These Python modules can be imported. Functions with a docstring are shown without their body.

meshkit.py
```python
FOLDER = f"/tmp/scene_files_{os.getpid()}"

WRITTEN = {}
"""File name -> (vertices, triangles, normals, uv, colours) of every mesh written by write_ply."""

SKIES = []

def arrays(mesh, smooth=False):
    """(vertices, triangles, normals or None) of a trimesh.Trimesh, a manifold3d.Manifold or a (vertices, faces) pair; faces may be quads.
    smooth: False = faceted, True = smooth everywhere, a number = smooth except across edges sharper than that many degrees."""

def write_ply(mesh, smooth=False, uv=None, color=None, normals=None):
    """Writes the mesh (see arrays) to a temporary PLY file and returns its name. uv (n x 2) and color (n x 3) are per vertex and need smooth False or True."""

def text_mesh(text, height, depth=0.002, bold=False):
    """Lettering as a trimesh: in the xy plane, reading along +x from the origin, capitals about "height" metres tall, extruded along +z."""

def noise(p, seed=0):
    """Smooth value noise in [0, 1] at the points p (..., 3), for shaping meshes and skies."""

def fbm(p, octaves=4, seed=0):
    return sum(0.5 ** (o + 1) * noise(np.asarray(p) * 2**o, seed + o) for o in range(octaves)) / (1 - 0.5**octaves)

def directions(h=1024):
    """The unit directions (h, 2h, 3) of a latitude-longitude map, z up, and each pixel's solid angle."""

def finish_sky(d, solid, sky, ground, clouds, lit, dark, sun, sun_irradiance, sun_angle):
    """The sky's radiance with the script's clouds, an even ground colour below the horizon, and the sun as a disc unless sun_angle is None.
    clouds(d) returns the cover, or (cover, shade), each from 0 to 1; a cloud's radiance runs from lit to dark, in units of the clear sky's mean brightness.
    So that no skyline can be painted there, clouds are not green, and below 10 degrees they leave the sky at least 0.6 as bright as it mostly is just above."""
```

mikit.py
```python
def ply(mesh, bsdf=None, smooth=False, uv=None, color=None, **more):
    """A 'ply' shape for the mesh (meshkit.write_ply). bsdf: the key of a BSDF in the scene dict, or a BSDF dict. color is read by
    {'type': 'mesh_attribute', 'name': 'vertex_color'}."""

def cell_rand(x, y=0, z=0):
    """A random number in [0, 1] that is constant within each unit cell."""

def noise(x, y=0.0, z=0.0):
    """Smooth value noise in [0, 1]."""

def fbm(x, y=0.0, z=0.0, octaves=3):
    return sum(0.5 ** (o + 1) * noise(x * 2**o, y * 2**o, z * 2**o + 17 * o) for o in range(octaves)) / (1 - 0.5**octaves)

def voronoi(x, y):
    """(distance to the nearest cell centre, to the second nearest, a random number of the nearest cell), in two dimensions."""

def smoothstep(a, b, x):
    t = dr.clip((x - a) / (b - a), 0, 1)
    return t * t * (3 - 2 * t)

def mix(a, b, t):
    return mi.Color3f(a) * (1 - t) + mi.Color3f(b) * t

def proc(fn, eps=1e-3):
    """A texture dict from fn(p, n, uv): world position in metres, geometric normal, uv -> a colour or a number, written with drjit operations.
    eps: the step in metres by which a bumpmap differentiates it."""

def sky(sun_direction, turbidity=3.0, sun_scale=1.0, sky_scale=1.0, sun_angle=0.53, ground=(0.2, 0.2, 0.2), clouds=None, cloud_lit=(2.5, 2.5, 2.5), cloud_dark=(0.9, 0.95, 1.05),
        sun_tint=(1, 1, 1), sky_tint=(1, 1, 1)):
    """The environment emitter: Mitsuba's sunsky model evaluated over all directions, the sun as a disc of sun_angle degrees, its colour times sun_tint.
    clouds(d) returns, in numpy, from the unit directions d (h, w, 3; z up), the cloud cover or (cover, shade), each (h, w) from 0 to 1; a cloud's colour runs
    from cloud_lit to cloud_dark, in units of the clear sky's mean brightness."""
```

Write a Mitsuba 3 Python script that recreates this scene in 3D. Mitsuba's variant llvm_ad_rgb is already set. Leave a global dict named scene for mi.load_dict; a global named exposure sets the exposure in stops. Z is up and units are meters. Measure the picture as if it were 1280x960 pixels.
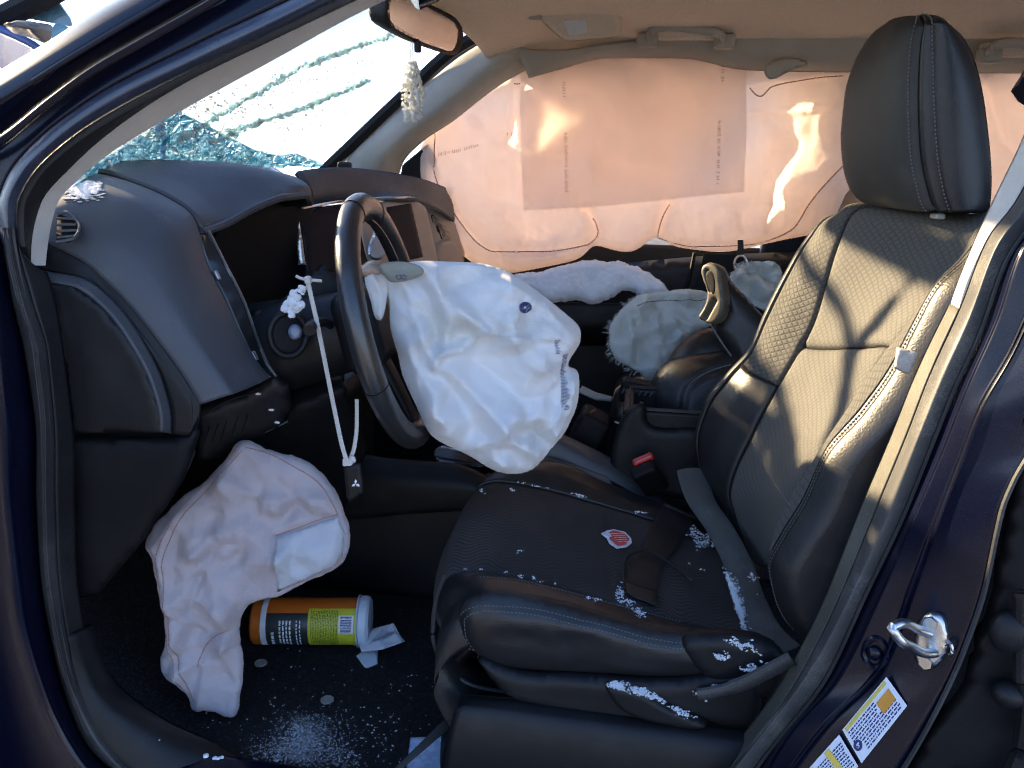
import math, random
import numpy as np, trimesh, mitsuba as mi, drjit as dr, mikit, meshkit
from scipy.interpolate import PchipInterpolator, CubicSpline
from scipy.spatial import Delaunay, cKDTree
from shapely.geometry import Polygon, LineString, MultiPoint
from shapely import contains_xy, distance, points as shp_points
T = mi.ScalarTransform4f
random.seed(4); rng = np.random.default_rng(11)

# ------------------------------------------------------------------ camera, sky, exposure
EYE = np.array([.376, -.924, .887]); YAW, PITCH, ROLL, FOC = .147, .2425, .0242, 1032.
fw = np.array([-math.sin(YAW)*math.cos(PITCH), math.cos(YAW)*math.cos(PITCH), -math.sin(PITCH)])
rt = np.cross(fw, [0, 0, 1]); rt /= np.linalg.norm(rt); up = np.cross(rt, fw)
rt, up = rt*math.cos(ROLL)+up*math.sin(ROLL), up*math.cos(ROLL)-rt*math.sin(ROLL)
scene = {'type': 'scene'}; labels = {}
scene['camera'] = {'type': 'perspective', 'fov_axis': 'x', 'fov': math.degrees(2*math.atan(640/FOC)), 'near_clip': .02, 'far_clip': 600.,
                   'to_world': T().look_at(origin=EYE.tolist(), target=(EYE+fw).tolist(), up=up.tolist())}
def thin_cloud(d):
    "a veil of winter haze cloud over the whole sky, broken by noise"
    c = meshkit.fbm(np.stack([d[..., 0]*2.2, d[..., 1]*2.2, d[..., 2]*4+3], -1), 4); e = np.clip(1-d[..., 2]*2.2, 0, 1)
    return np.clip((c-.50)*2.2, 0, 1)*.16+.5*e**3, np.clip(c*1.2-.4, 0, 1)*.5
scene['sky_light'] = mikit.sky((-.83, .37, .37), turbidity=3.5, ground=(.35, .35, .37), sun_scale=1.55, sun_angle=1.3, sun_tint=(1.0, 1.02, 1.0), sky_tint=(.82, .95, 1.25), clouds=thin_cloud)
exposure = 3.8

def at(px, py, Y=None, X=None, Z=None):
    "the point of the car that the photograph shows at pixel (px, py), at a known distance"
    d = fw+rt*((px-640)/FOC)-up*((py-480)/FOC)
    t = (Y-EYE[1])/d[1] if Y is not None else (X-EYE[0])/d[0] if X is not None else (Z-EYE[2])/d[2]
    return EYE+t*d

# ------------------------------------------------------------------ materials
def tex(fn, eps=1e-3): return mikit.proc(fn, eps)
def rgb(c): return {'type': 'rgb', 'value': list(c) if not isinstance(c, (int, float)) else [c, c, c]}
def mat(key, col, rough=.5, bump=None, bscale=.0003, two=True, **kw):
    b = {'type': 'principled', 'base_color': col if isinstance(col, dict) else rgb(col), 'roughness': rough, **kw}
    if bump is not None: b = {'type': 'bumpmap', 'arbitrary': tex(bump, 2e-4), 'scale': bscale, 'bsdf': b}
    scene[key] = {'type': 'twosided', 'bsdf': b} if two else b
    return key
nz, fbm, mix, sst = mikit.noise, mikit.fbm, mikit.mix, mikit.smoothstep
def grain(p, n, uv): return .6*nz(p.x*900, p.y*900, p.z*900)+.6*nz(p.x*380, p.y*380, p.z*380)
def grain2(p, n, uv): return fbm(p.x*420, p.y*420, p.z*420, 2)
def speck(c0, c1, f=300., lo=.45, hi=.75):
    def fn(p, n, uv): return mix(c0, c1, sst(lo, hi, fbm(p.x*f, p.y*f, p.z*f, 3)))
    return tex(fn)
def dusty(c0, c1, f=9., lo=.5, hi=.8):
    def fn(p, n, uv):
        a = fbm(p.x*f, p.y*f, p.z*f, 4); b = nz(p.x*700, p.y*700, p.z*700)
        return mix(c0, c1, sst(lo, hi, a*.75+b*.3))
    return tex(fn)
PAINT = mat('paint_blue', speck((.0012, .0018, .008), (.008, .013, .05), 1500., .5, .8), .2, metallic=.1, specular=.28, clearcoat=.2, clearcoat_gloss=.95)
PAINTD = PAINT
RUB = mat('rubber', dusty((.009, .009, .010), (.022, .022, .023)), .55, specular=.4)
RUBL = mat('rubber_worn', dusty((.022, .022, .024), (.05, .049, .048)), .5)
PLA = mat('dash_plastic', dusty((.038, .042, .050), (.070, .073, .078), 14., .5, .85), .58, grain, .00012, specular=.7)  # cool tint in the base colour stands for blue sky reflected off the dash
PLB = mat('black_plastic', dusty((.007, .007, .008), (.015, .015, .016), 16., .5, .85), .5, grain, .0001, specular=.32)
PLK = mat('dark_plastic', dusty((.006, .006, .007), (.012, .012, .013), 16., .5, .85), .6, specular=.2)
GLO = mat('gloss_black', (.006, .006, .008), .12, clearcoat=1.)
LEA = mat('leather', dusty((.012, .012, .013), (.022, .021, .021), 20., .5, .85), .40, grain2, .0004, specular=.48)
LEAG = mat('wheel_leather', dusty((.02, .02, .021), (.034, .033, .032), 20., .5, .85), .3, grain, .0002, specular=.8)
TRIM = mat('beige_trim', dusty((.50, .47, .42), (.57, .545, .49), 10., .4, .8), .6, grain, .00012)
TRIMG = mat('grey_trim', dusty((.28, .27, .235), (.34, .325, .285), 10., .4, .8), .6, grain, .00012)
LIN = mat('headliner_cloth', speck((.54, .465, .375), (.64, .555, .455), 500.), .9, grain2, .0004)
SILV = mat('silver_trim', (.55, .55, .56), .25, metallic=.9)
CHR = mat('bare_steel', speck((.55, .55, .54), (.75, .74, .72), 60.), .28, metallic=1.)
SNOW = mat('snow', speck((.8, .82, .85), (.9, .91, .92), 120.), .7, lambda p, n, uv: fbm(p.x*300, p.y*300, p.z*300, 3), .004)
CARP = mat('carpet', speck((.004, .004, .005), (.016, .016, .017), 260.), .95, lambda p, n, uv: fbm(p.x*500, p.y*500, p.z*500, 2), .002)
THR = mat('thread', (.12, .118, .11), .75)
THRD = mat('thread_dark', (.34, .19, .16), .7)
def fabric_h(p, n, uv):
    w_ = .35*(nz(uv.x*60, uv.y*60)-.5); a, b = uv.x/.0145+uv.y/.0115+w_, uv.x/.0145-uv.y/.0115+.3*w_; a, b = dr.abs(a-dr.floor(a)-.5), dr.abs(b-dr.floor(b)-.5)
    return sst(0, .26, .5-dr.maximum(a, b))+.22*nz(uv.x*1300, uv.y*1300)
def fabric_c(p, n, uv):
    h = fabric_h(p, n, uv); return mix((.040, .038, .036), (.074, .071, .065), dr.clip(h*.85+.3*(fbm(p.x*14, p.y*14, p.z*14, 3)-.5), 0, 1))
def insert_c(p, n, uv):
    h = fabric_h(p, n, uv); return mix((.050, .048, .045), (.080, .077, .071), dr.clip(h*.8+.5*(fbm(p.x*14, p.y*14, p.z*14, 3)-.5), 0, 1))
FAB = mat('seat_fabric', tex(fabric_c), .85, fabric_h, .0008, sheen=.3); FABI = mat('insert_fabric', tex(insert_c), .85, fabric_h, .0005, sheen=.3)
def wave_h(p, n, uv):
    v = uv.y/.0085+.8*dr.sin(uv.x/.009)+1.2*nz(uv.x*40, uv.y*40); w = v-dr.floor(v)
    return dr.abs(w-.5)*2+.3*nz(uv.x*1500, uv.y*1500)
def wave_c(p, n, uv):
    h = wave_h(p, n, uv)
    return mix((.014, .013, .013), (.042, .036, .033), dr.clip(h, 0, 1)*(.5+.7*sst(.35, .7, fbm(p.x*9, p.y*9, p.z*9, 3))))
FABW = mat('cushion_fabric', tex(wave_c), .85, wave_h, .0010)
def thin(key, col, dt, rough=.8, bump=None, bs=.0003):
    b = {'type': 'principledthin', 'base_color': col if isinstance(col, dict) else rgb(col), 'roughness': rough, 'diff_trans': dt, 'eta': 1.3, 'spec_trans': 0.}
    scene[key] = {'type': 'bumpmap', 'arbitrary': tex(bump, 2e-4), 'scale': bs, 'bsdf': b} if bump else b
    return key
def weave(p, n, uv): return nz(p.x*1100, p.y*1100, p.z*1100)
BAGW = thin('airbag_white', dusty((.74, .74, .73), (.60, .60, .55), 12., .55, .9), .14, .8, weave, .0001)
BAGP = thin('airbag_pink', dusty((.85, .735, .675), (.77, .655, .60), 6., .5, .9), .92, .8, weave, .0001)
BAGT = thin('airbag_panel', dusty((.90, .815, .755), (.86, .77, .705), 6., .5, .9), 1.4, .8, weave, .0001)
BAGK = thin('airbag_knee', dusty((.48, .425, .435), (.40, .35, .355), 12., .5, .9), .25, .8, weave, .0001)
BAGG = thin('airbag_grey', dusty((.62, .66, .63), (.50, .53, .50), 14., .5, .9), .3, .8, weave, .0001)
PAPER = thin('paper', dusty((.72, .74, .78), (.6, .62, .66), 40., .5, .9), .4)
INK = mat('ink_blue', (.03, .04, .14), .8); INKP = mat('ink_faded', (.36, .24, .21), .8)
scene['pane_glass'] = {'type': 'thindielectric', 'int_ior': 1.5}
scene['fold_glass'] = {'type': 'principledthin', 'base_color': tex(lambda p, n, uv: mix((.42, .70, .70), (.86, .95, .95), sst(.3, .7, fbm(p.x*160, p.y*160, p.z*160, 3)))), 'roughness': .3, 'spec_trans': .9, 'diff_trans': 1.7, 'eta': 1.5}
scene['shatter_teal'] = {'type': 'principledthin', 'base_color': tex(lambda p, n, uv: mix((.13, .36, .50), (.50, .74, .86), sst(.35, .75, fbm(p.x*70, p.y*70, p.z*70, 3)))), 'roughness': .2, 'spec_trans': .35, 'diff_trans': .8, 'eta': 1.5}
scene['shard_glass'] = {'type': 'principledthin', 'base_color': rgb((.36, .62, .62)), 'roughness': .25, 'spec_trans': .35, 'diff_trans': .9, 'eta': 1.5}
scene['shard_white'] = {'type': 'principledthin', 'base_color': rgb((.75, .85, .88)), 'roughness': .3, 'spec_trans': .2, 'diff_trans': .8, 'eta': 1.5}
scene['frost_grit'] = {'type': 'principledthin', 'base_color': rgb((.50, .48, .38)), 'roughness': .8, 'diff_trans': 1.0, 'spec_trans': 0., 'eta': 1.3}
scene['mirror_glass'] = {'type': 'twosided', 'bsdf': {'type': 'roughconductor', 'alpha': .03, 'specular_reflectance': rgb((.80, .78, .76))}}
scene['crystal'] = {'type': 'principledthin', 'base_color': rgb((.82, .82, .78)), 'roughness': .15, 'spec_trans': .25, 'diff_trans': .6, 'eta': 1.5}
CARGL = mat('car_glass', (.10, .20, .24), .08, clearcoat=1.)
GROUND = mat('snow_ground', dusty((.07, .07, .073), (.62, .63, .66), .9, .56, .66), .9, lambda p, n, uv: fbm(p.x*6, p.y*6, p.z*6, 3), .03)

# ------------------------------------------------------------------ mesh helpers
def crv(p, n=40):
    p = np.asarray(p, float)
    if len(p) < 3: return p[0]+(p[-1]-p[0])*np.linspace(0, 1, n)[:, None]
    s = np.r_[0, np.cumsum(np.linalg.norm(np.diff(p, axis=0), axis=1)+1e-9)]
    return PchipInterpolator(s/s[-1], p)(np.linspace(0, 1, n))
def ring(p, n=120):
    p = np.asarray(p, float); p = np.vstack([p, p[:1]])
    s = np.r_[0, np.cumsum(np.sqrt(np.linalg.norm(np.diff(p, axis=0), axis=1))+1e-9)]
    return CubicSpline(s/s[-1], p, bc_type='periodic')(np.linspace(0, 1, n, endpoint=False))
def PX(pts, Y=None, **k): return np.array([at(a[0], a[1], a[2]) if len(a) > 2 else at(a[0], a[1], Y, **k) for a in pts])
def gridfaces(n, m, o=0, cu=False, cv=False):
    f = []
    i, j = np.meshgrid(np.arange(n if cu else n-1), np.arange(m if cv else m-1), indexing='ij')
    a = i*m+j; b = ((i+1) % n)*m+j; c = ((i+1) % n)*m+(j+1) % m; d = i*m+(j+1) % m
    q = np.stack([a, b, c, d], -1).reshape(-1, 4)+o
    return np.vstack([q[:, [0, 1, 2]], q[:, [0, 2, 3]]])
def gnorm(G):
    n = np.cross(np.gradient(G, axis=0), np.gradient(G, axis=1)); l = np.linalg.norm(n, axis=-1, keepdims=True)
    return n/np.maximum(l, 1e-12)
def shell(G, th, face=(.2, -1, .4)):
    "a surface grid as a closed sheet of thickness th, its outside turned to 'face'"
    n, m, _ = G.shape; N = gnorm(G)
    if (N@np.asarray(face, float)).mean() < 0: G = G[:, ::-1]; N = -N[:, ::-1]
    v = np.vstack([G.reshape(-1, 3), (G-N*th).reshape(-1, 3)]); f1 = gridfaces(n, m); f2 = gridfaces(n, m, n*m)[:, ::-1]
    b = np.r_[np.arange(m), np.arange(1, n)*m+m-1, (n-1)*m+np.arange(m-2, -1, -1), np.arange(n-2, 0, -1)*m]
    c = np.roll(b, -1); s = np.vstack([np.c_[b, b+n*m, c+n*m], np.c_[b, c+n*m, c]])[:, ::-1]
    me = trimesh.Trimesh(v, np.vstack([f1, f2, s]), process=False)
    return me
def surf(ctrl, n=40, m=None):
    "spline surface through a list of curves (each a list of 3D points)"
    C = np.stack([crv(c, n) for c in ctrl], 1); m = m or 6*(len(ctrl)-1)+1
    return np.stack([crv(C[i], m) for i in range(n)], 0)
def loft(ctrl, th=.004, n=40, m=None, face=(.2, -1, .4)): return shell(surf(ctrl, n, m), th, face)
def tube(path, r, k=8, n=None, ry=None, ref=(0, 0, 1), closed=False):
    p = np.asarray(path, float)
    if n: p = crv(p, n)
    t = (np.roll(p, -1, 0)-np.roll(p, 1, 0)) if closed else np.gradient(p, axis=0)
    t /= np.linalg.norm(t, axis=1, keepdims=True)+1e-12
    r = np.broadcast_to(np.asarray(r, float), len(p)); ry = r if ry is None else np.broadcast_to(np.asarray(ry, float), len(p))
    a = np.asarray(ref, float); A = a-t*(t@a)[:, None]; A /= np.linalg.norm(A, axis=1, keepdims=True)+1e-9; B = np.cross(t, A)
    th = np.linspace(0, 2*np.pi, k, endpoint=False)
    V = p[:, None]+A[:, None]*np.cos(th)[:, None]*r[:, None, None]+B[:, None]*np.sin(th)[:, None]*ry[:, None, None]
    f = gridfaces(len(p), k, 0, closed, True)[:, ::-1]; v = V.reshape(-1, 3)
    if not closed:
        n0 = len(v); v = np.vstack([v, p[:1], p[-1:]]); j = np.arange(k); o = (len(p)-1)*k
        f = np.vstack([f, np.c_[np.full(k, n0), (j+1) % k, j][:, ::-1][:, [0, 2, 1]][:, ::-1], np.c_[np.full(k, n0+1), o+j, o+(j+1) % k][:, ::-1]])
    me = trimesh.Trimesh(v, f, process=False); me.fix_normals() if len(f) < 4000 else None
    return me
def cat(ms): return trimesh.util.concatenate([m for m in ms if m is not None])
def rbox(c, s, r=.006, R=None):
    "box with rounded edges: centre, size, radius, rotation"
    s = np.asarray(s, float)/2-r; u = trimesh.creation.icosphere(1, r).vertices
    v = np.vstack([u+s*np.array([a, b, d]) for a in (-1, 1) for b in (-1, 1) for d in (-1, 1)])
    h = trimesh.convex.convex_hull(v)
    M = np.eye(4); M[:3, :3] = np.eye(3) if R is None else R; M[:3, 3] = c; h.apply_transform(M); return h
def rot(axis, deg): return trimesh.transformations.rotation_matrix(math.radians(deg), axis)[:3, :3]
def frame(xd, zd):
    x = np.asarray(xd, float); x /= np.linalg.norm(x); z = np.asarray(zd, float); z = z-x*(z@x); z /= np.linalg.norm(z)
    return np.stack([x, np.cross(z, x), z], 1)
class PL:
    "a plane in the car, with pixel -> point on it"
    def __init__(s, O, n=(0, -1, 0)):
        s.O = np.asarray(O, float); s.n = np.asarray(n, float)/np.linalg.norm(n)
        a = np.array([1., 0, 0]); a = a-s.n*(a@s.n)
        if np.linalg.norm(a) < .2: a = np.array([0, 1., 0])-s.n*s.n[1]
        s.a = a/np.linalg.norm(a); s.b = np.cross(s.n, s.a)
    def p3(s, px, py):
        d = fw+rt*((px-640)/FOC)-up*((py-480)/FOC); return EYE+d*(((s.O-EYE)@s.n)/(d@s.n))
    def p2(s, px, py): q = s.p3(px, py)-s.O; return np.array([q@s.a, q@s.b])
def YP(Y): return PL((0, Y, 0))
class Pillow:
    "cloth bag, pad or rounded slab with the given outline in a plane: rounded rim R, front height Tf, back height Tb, creases, wrinkles"
    def __init__(s, pl, outline, Tf, R, Tb=None, step=.006, creases=(), wr=(), seed=0, smooth=True, edge=0., flat=False, crump=None):
        Tb = Tf if Tb is None else Tb
        o = np.array([pl.p2(*q) for q in outline])
        if smooth: o = ring(o, max(60, int(LineString(np.vstack([o, o[:1]])).length/step*1.3)))
        else:
            L = LineString(np.vstack([o, o[:1]])); k = max(12, int(L.length/step*1.3))
            extra = [L.interpolate(t, normalized=True).coords[0] for t in np.linspace(0, 1, k, endpoint=False)]
            ds = sorted([(L.project(shp_points(*q)), tuple(q)) for q in o]+[(L.project(shp_points(*q)), tuple(q)) for q in extra])
            oo = []
            for d, q in ds:
                if not oo or np.hypot(q[0]-oo[-1][0], q[1]-oo[-1][1]) > step*.12: oo.append(q)
            o = np.array(oo)
        if edge:
            q = np.c_[o*60, np.full(len(o), seed*3.7)]; o = o+edge*np.c_[meshkit.fbm(q, 3)-.5, meshkit.fbm(q+31, 3)-.5]*2
        pg = Polygon(o).buffer(0)
        if pg.geom_type != 'Polygon': pg = max(pg.geoms, key=lambda g: g.area)
        o = np.array(pg.exterior.coords)[:-1]
        r = np.random.default_rng(seed); x0, y0, x1, y1 = pg.bounds
        gx, gy = np.meshgrid(np.arange(x0, x1, step), np.arange(y0, y1, step*.87)); gx = gx+(np.arange(gx.shape[0]) % 2)[:, None]*step/2
        q = np.c_[gx.ravel(), gy.ravel()]+r.uniform(-.12, .12, (gx.size, 2))*step
        q = q[contains_xy(pg, q[:, 0], q[:, 1])]; d = distance(shp_points(q), pg.exterior); q, d = q[d > step*.35], d[d > step*.35]
        A = np.vstack([o, q]); d = np.r_[np.zeros(len(o)), d]
        t = Delaunay(A).simplices; c = A[t].mean(1); t = t[contains_xy(pg, c[:, 0], c[:, 1])]
        e1, e2 = A[t[:, 1]]-A[t[:, 0]], A[t[:, 2]]-A[t[:, 0]]; ar = e1[:, 0]*e2[:, 1]-e1[:, 1]*e2[:, 0]; t = t[np.abs(ar) > 1e-12]; ar = ar[np.abs(ar) > 1e-12]
        t[ar < 0] = t[ar < 0][:, ::-1]
        e = np.sqrt(np.maximum(0, 1-(1-np.minimum(d/R, 1))**2))
        h = Tf*e; hb = -Tb*e; w = np.minimum(1, d/min(R, .02)); bx = 0
        for cr in creases:
            L = LineString([pl.p2(*a) for a in cr[0]]); dd = distance(shp_points(A), L); h = h+cr[1]*np.exp(-(dd/cr[2])**2)*w
        for amp, fx, fz in wr:
            g = np.c_[A[:, 0]*fx, A[:, 1]*fz, np.full(len(A), seed*1.7)]
            z = meshkit.fbm(g+.7*meshkit.noise(g*.7+9)[:, None], 3, seed)-.5; h = h+amp*z*2*w; bx = bx+amp*z*2*w
            # sharp pulled folds as well as soft swell
            z2 = 1-np.abs(2*meshkit.fbm(g*1.3+5, 2, seed+7)-1); h = h+amp*.7*(z2-.7)*w
        if crump:
            nC, aC, rC = crump
            for _ in range(nC):
                c = A[r.integers(len(A))]; th_ = r.uniform(0, np.pi); sd = (A-c)@np.array([np.cos(th_), np.sin(th_)]); al = (A-c)@np.array([-np.sin(th_), np.cos(th_)]); q_ = rC*r.uniform(.6, 1.5)
                sd = sd+.12*q_*np.sin(al/q_*3+r.uniform(0, 6)); h = h+aC*r.uniform(.4, 1.2)*(1-np.minimum(np.abs(sd)/(q_*.55), 1))*np.exp(-(al/q_)**4)*r.choice([1, 1, -1])*w
        hb = np.minimum(hb, h-.0008)
        if flat: hb = np.full(len(A), -Tb)*1.
        P = pl.O+A[:, :1]*pl.a+A[:, 1:]*pl.b
        no = len(o)
        if flat:
            V = np.vstack([P+h[:, None]*pl.n, P[:]+hb[:, None]*pl.n]); i = np.arange(no); j = (i+1) % no; N = len(A)
            t2 = t[:, ::-1]+N; sd = np.vstack([np.c_[i, i+N, j+N], np.c_[i, j+N, j]])
            if Polygon(o).exterior.is_ccw is False: sd = sd[:, ::-1]
            F = np.vstack([t, t2, sd])
        else:
            mp = np.arange(len(A)); mp[no:] += len(A)-no; V = np.vstack([P+h[:, None]*pl.n, (P+hb[:, None]*pl.n)[no:]])
            F = np.vstack([t, mp[t][:, ::-1]])
        s.mesh = trimesh.Trimesh(V, F, process=False); s.pl, s.A, s.h, s.k = pl, A, h, cKDTree(A); s.uv = None
    def on(s, px, py, off=.001):
        "point just above the front surface"
        q = s.pl.p2(px, py); dd, ii = s.k.query(q, 4); w = 1/(dd+1e-5); h = (s.h[ii]*w).sum()/w.sum()
        return s.pl.O+q[0]*s.pl.a+q[1]*s.pl.b+s.pl.n*(h+off)
    def line(s, pts, r=.0012, n=60, off=.0006):
        q = crv(np.array(pts, float), n); return tube([s.on(a, b, off) for a, b in q], r, 5)
def quad(p, th=.0006, n=None):
    "thin plate on four points"
    p = np.asarray(p, float); n = np.cross(p[1]-p[0], p[3]-p[0]) if n is None else np.asarray(n, float); n = n/np.linalg.norm(n)
    if n@(EYE-p[0]) < 0: n = -n
    v = np.vstack([p+n*th, p]); f = [[0, 1, 2], [0, 2, 3], [6, 5, 4], [7, 6, 4]]+[[i, i+4, (i+1) % 4+4] for i in range(4)]+[[i, (i+1) % 4+4, (i+1) % 4] for i in range(4)]
    m = trimesh.Trimesh(v, f, process=False); m.fix_normals(); return m
def lump(c, r, seed=0, sq=(1, 1, 1), sub=2, amp=.35):
    m = trimesh.creation.icosphere(sub, 1.); v = m.vertices*(1+amp*(meshkit.fbm(m.vertices*1.6+seed*7.3, 3)-.5)*2)[:, None]
    return trimesh.Trimesh(v*r*np.asarray(sq)+c, m.faces, process=False)
def crumbs(cs, r0, r1, seed=0, sub=1, sq=(1, 1, .7)):
    g = np.random.default_rng(seed); return cat([lump(c, g.uniform(r0, r1), seed+i, sq, sub, .4) for i, c in enumerate(cs)])
def hit(mesh, px, py, off=.001, v=None):
    "point on a mesh seen at a pixel"
    d = fw+rt*((px-640)/FOC)-up*((py-480)/FOC); d /= np.linalg.norm(d); t = mesh.triangles; e1, e2 = t[:, 1]-t[:, 0], t[:, 2]-t[:, 0]
    h = np.cross(d, e2); a = (e1*h).sum(1); a = np.where(np.abs(a) < 1e-14, 1e-14, a); q = EYE-t[:, 0]; uu = (q*h).sum(1)/a; r = np.cross(q, e1); vv = r@d/a; w = (e2*r).sum(1)/a
    ok = (uu >= -1e-6) & (vv >= -1e-6) & (uu+vv <= 1+1e-6) & (w > .05)
    if not ok.any(): return None
    i = np.where(ok)[0][np.argmin(w[ok])]; n = np.cross(e1[i], e2[i]); n /= np.linalg.norm(n)
    return EYE+d*w[i]+n*(off if n@d < 0 else -off)
def drape(mesh, pts, off=.001, n=30):
    q = [hit(mesh, a, b, off) for a, b in crv(np.array(pts, float), n)]; return np.array([x for x in q if x is not None])
def seam(mesh, pts, r=.0011, off=.0006, n=50): return tube(drape(mesh, pts, off, n), r, 5)
def stitches(mesh, pts, r=.0009, n=60, off=.0008):
    q = drape(mesh, pts, off, n*2); return cat([tube(q[i:i+2], r, 4) for i in range(0, len(q)-1, 2)])
def sheet(mesh, left, right, off=.002, n=24, m=6, th=.0015):
    "cloth strip lying on a mesh between two pixel curves"
    a, b = crv(np.array(left, float), n), crv(np.array(right, float), n); G = np.zeros((n, m, 3)); last = None
    for i in range(n):
        for j in range(m):
            q = a[i]+(b[i]-a[i])*j/(m-1); h = hit(mesh, q[0], q[1], off); G[i, j] = h if h is not None else (G[i, j-1] if j else G[i-1, j])
    return shell(G, th, EYE-G.mean((0, 1)))
def add(key, mesh, m, smooth=35, uv=None, lab=None, kind=None):
    k = key; i = 0
    while k in scene: i += 1; k = f'{key}_{i:03d}'
    scene[k] = mikit.ply(mesh, m, smooth, uv=uv)
    if lab: labels.setdefault(k, {})['label'] = lab
    if kind: labels.setdefault(k, {})['kind'] = kind
    return k
def thing(key, label, category, group=None, kind=None):
    labels.setdefault(key, {}).update({'label': label, 'category': category})
    if group: labels[key]['group'] = group
    if kind: labels[key]['kind'] = kind

# ------------------------------------------------------------------ ground
g = np.linspace(-1, 1, 120); gx, gy = np.meshgrid(np.sign(g)*np.abs(g)**2.2*260, np.sign(g)*np.abs(g)**2.2*260, indexing='ij')
gz = -.48+.10*(meshkit.fbm(np.stack([gx*.5, gy*.5, gx*0], -1), 4)-.5)+np.clip(np.hypot(gx, gy)-14, 0, 60)*.012*(meshkit.noise(np.stack([gx*.05, gy*.05, gx*0], -1)))
add('ground', (np.stack([gx, gy, gz], -1).reshape(-1, 3), gridfaces(120, 120)), GROUND, True); labels['ground'] = {'label': 'wet dark ground with patches of snow around the car', 'kind': 'structure'}

# ------------------------------------------------------------------ the wrecked car's body
CAR = 'wrecked_car'
thing(CAR, 'dark blue wrecked car body around the open doorway, with shattered windshield and beige trims', 'car')
def cpart(name, mesh, m, smooth=35, lab=None, kind=None): return add(f'{CAR}__{name}', mesh, m, smooth, lab=lab, kind=kind)
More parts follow.
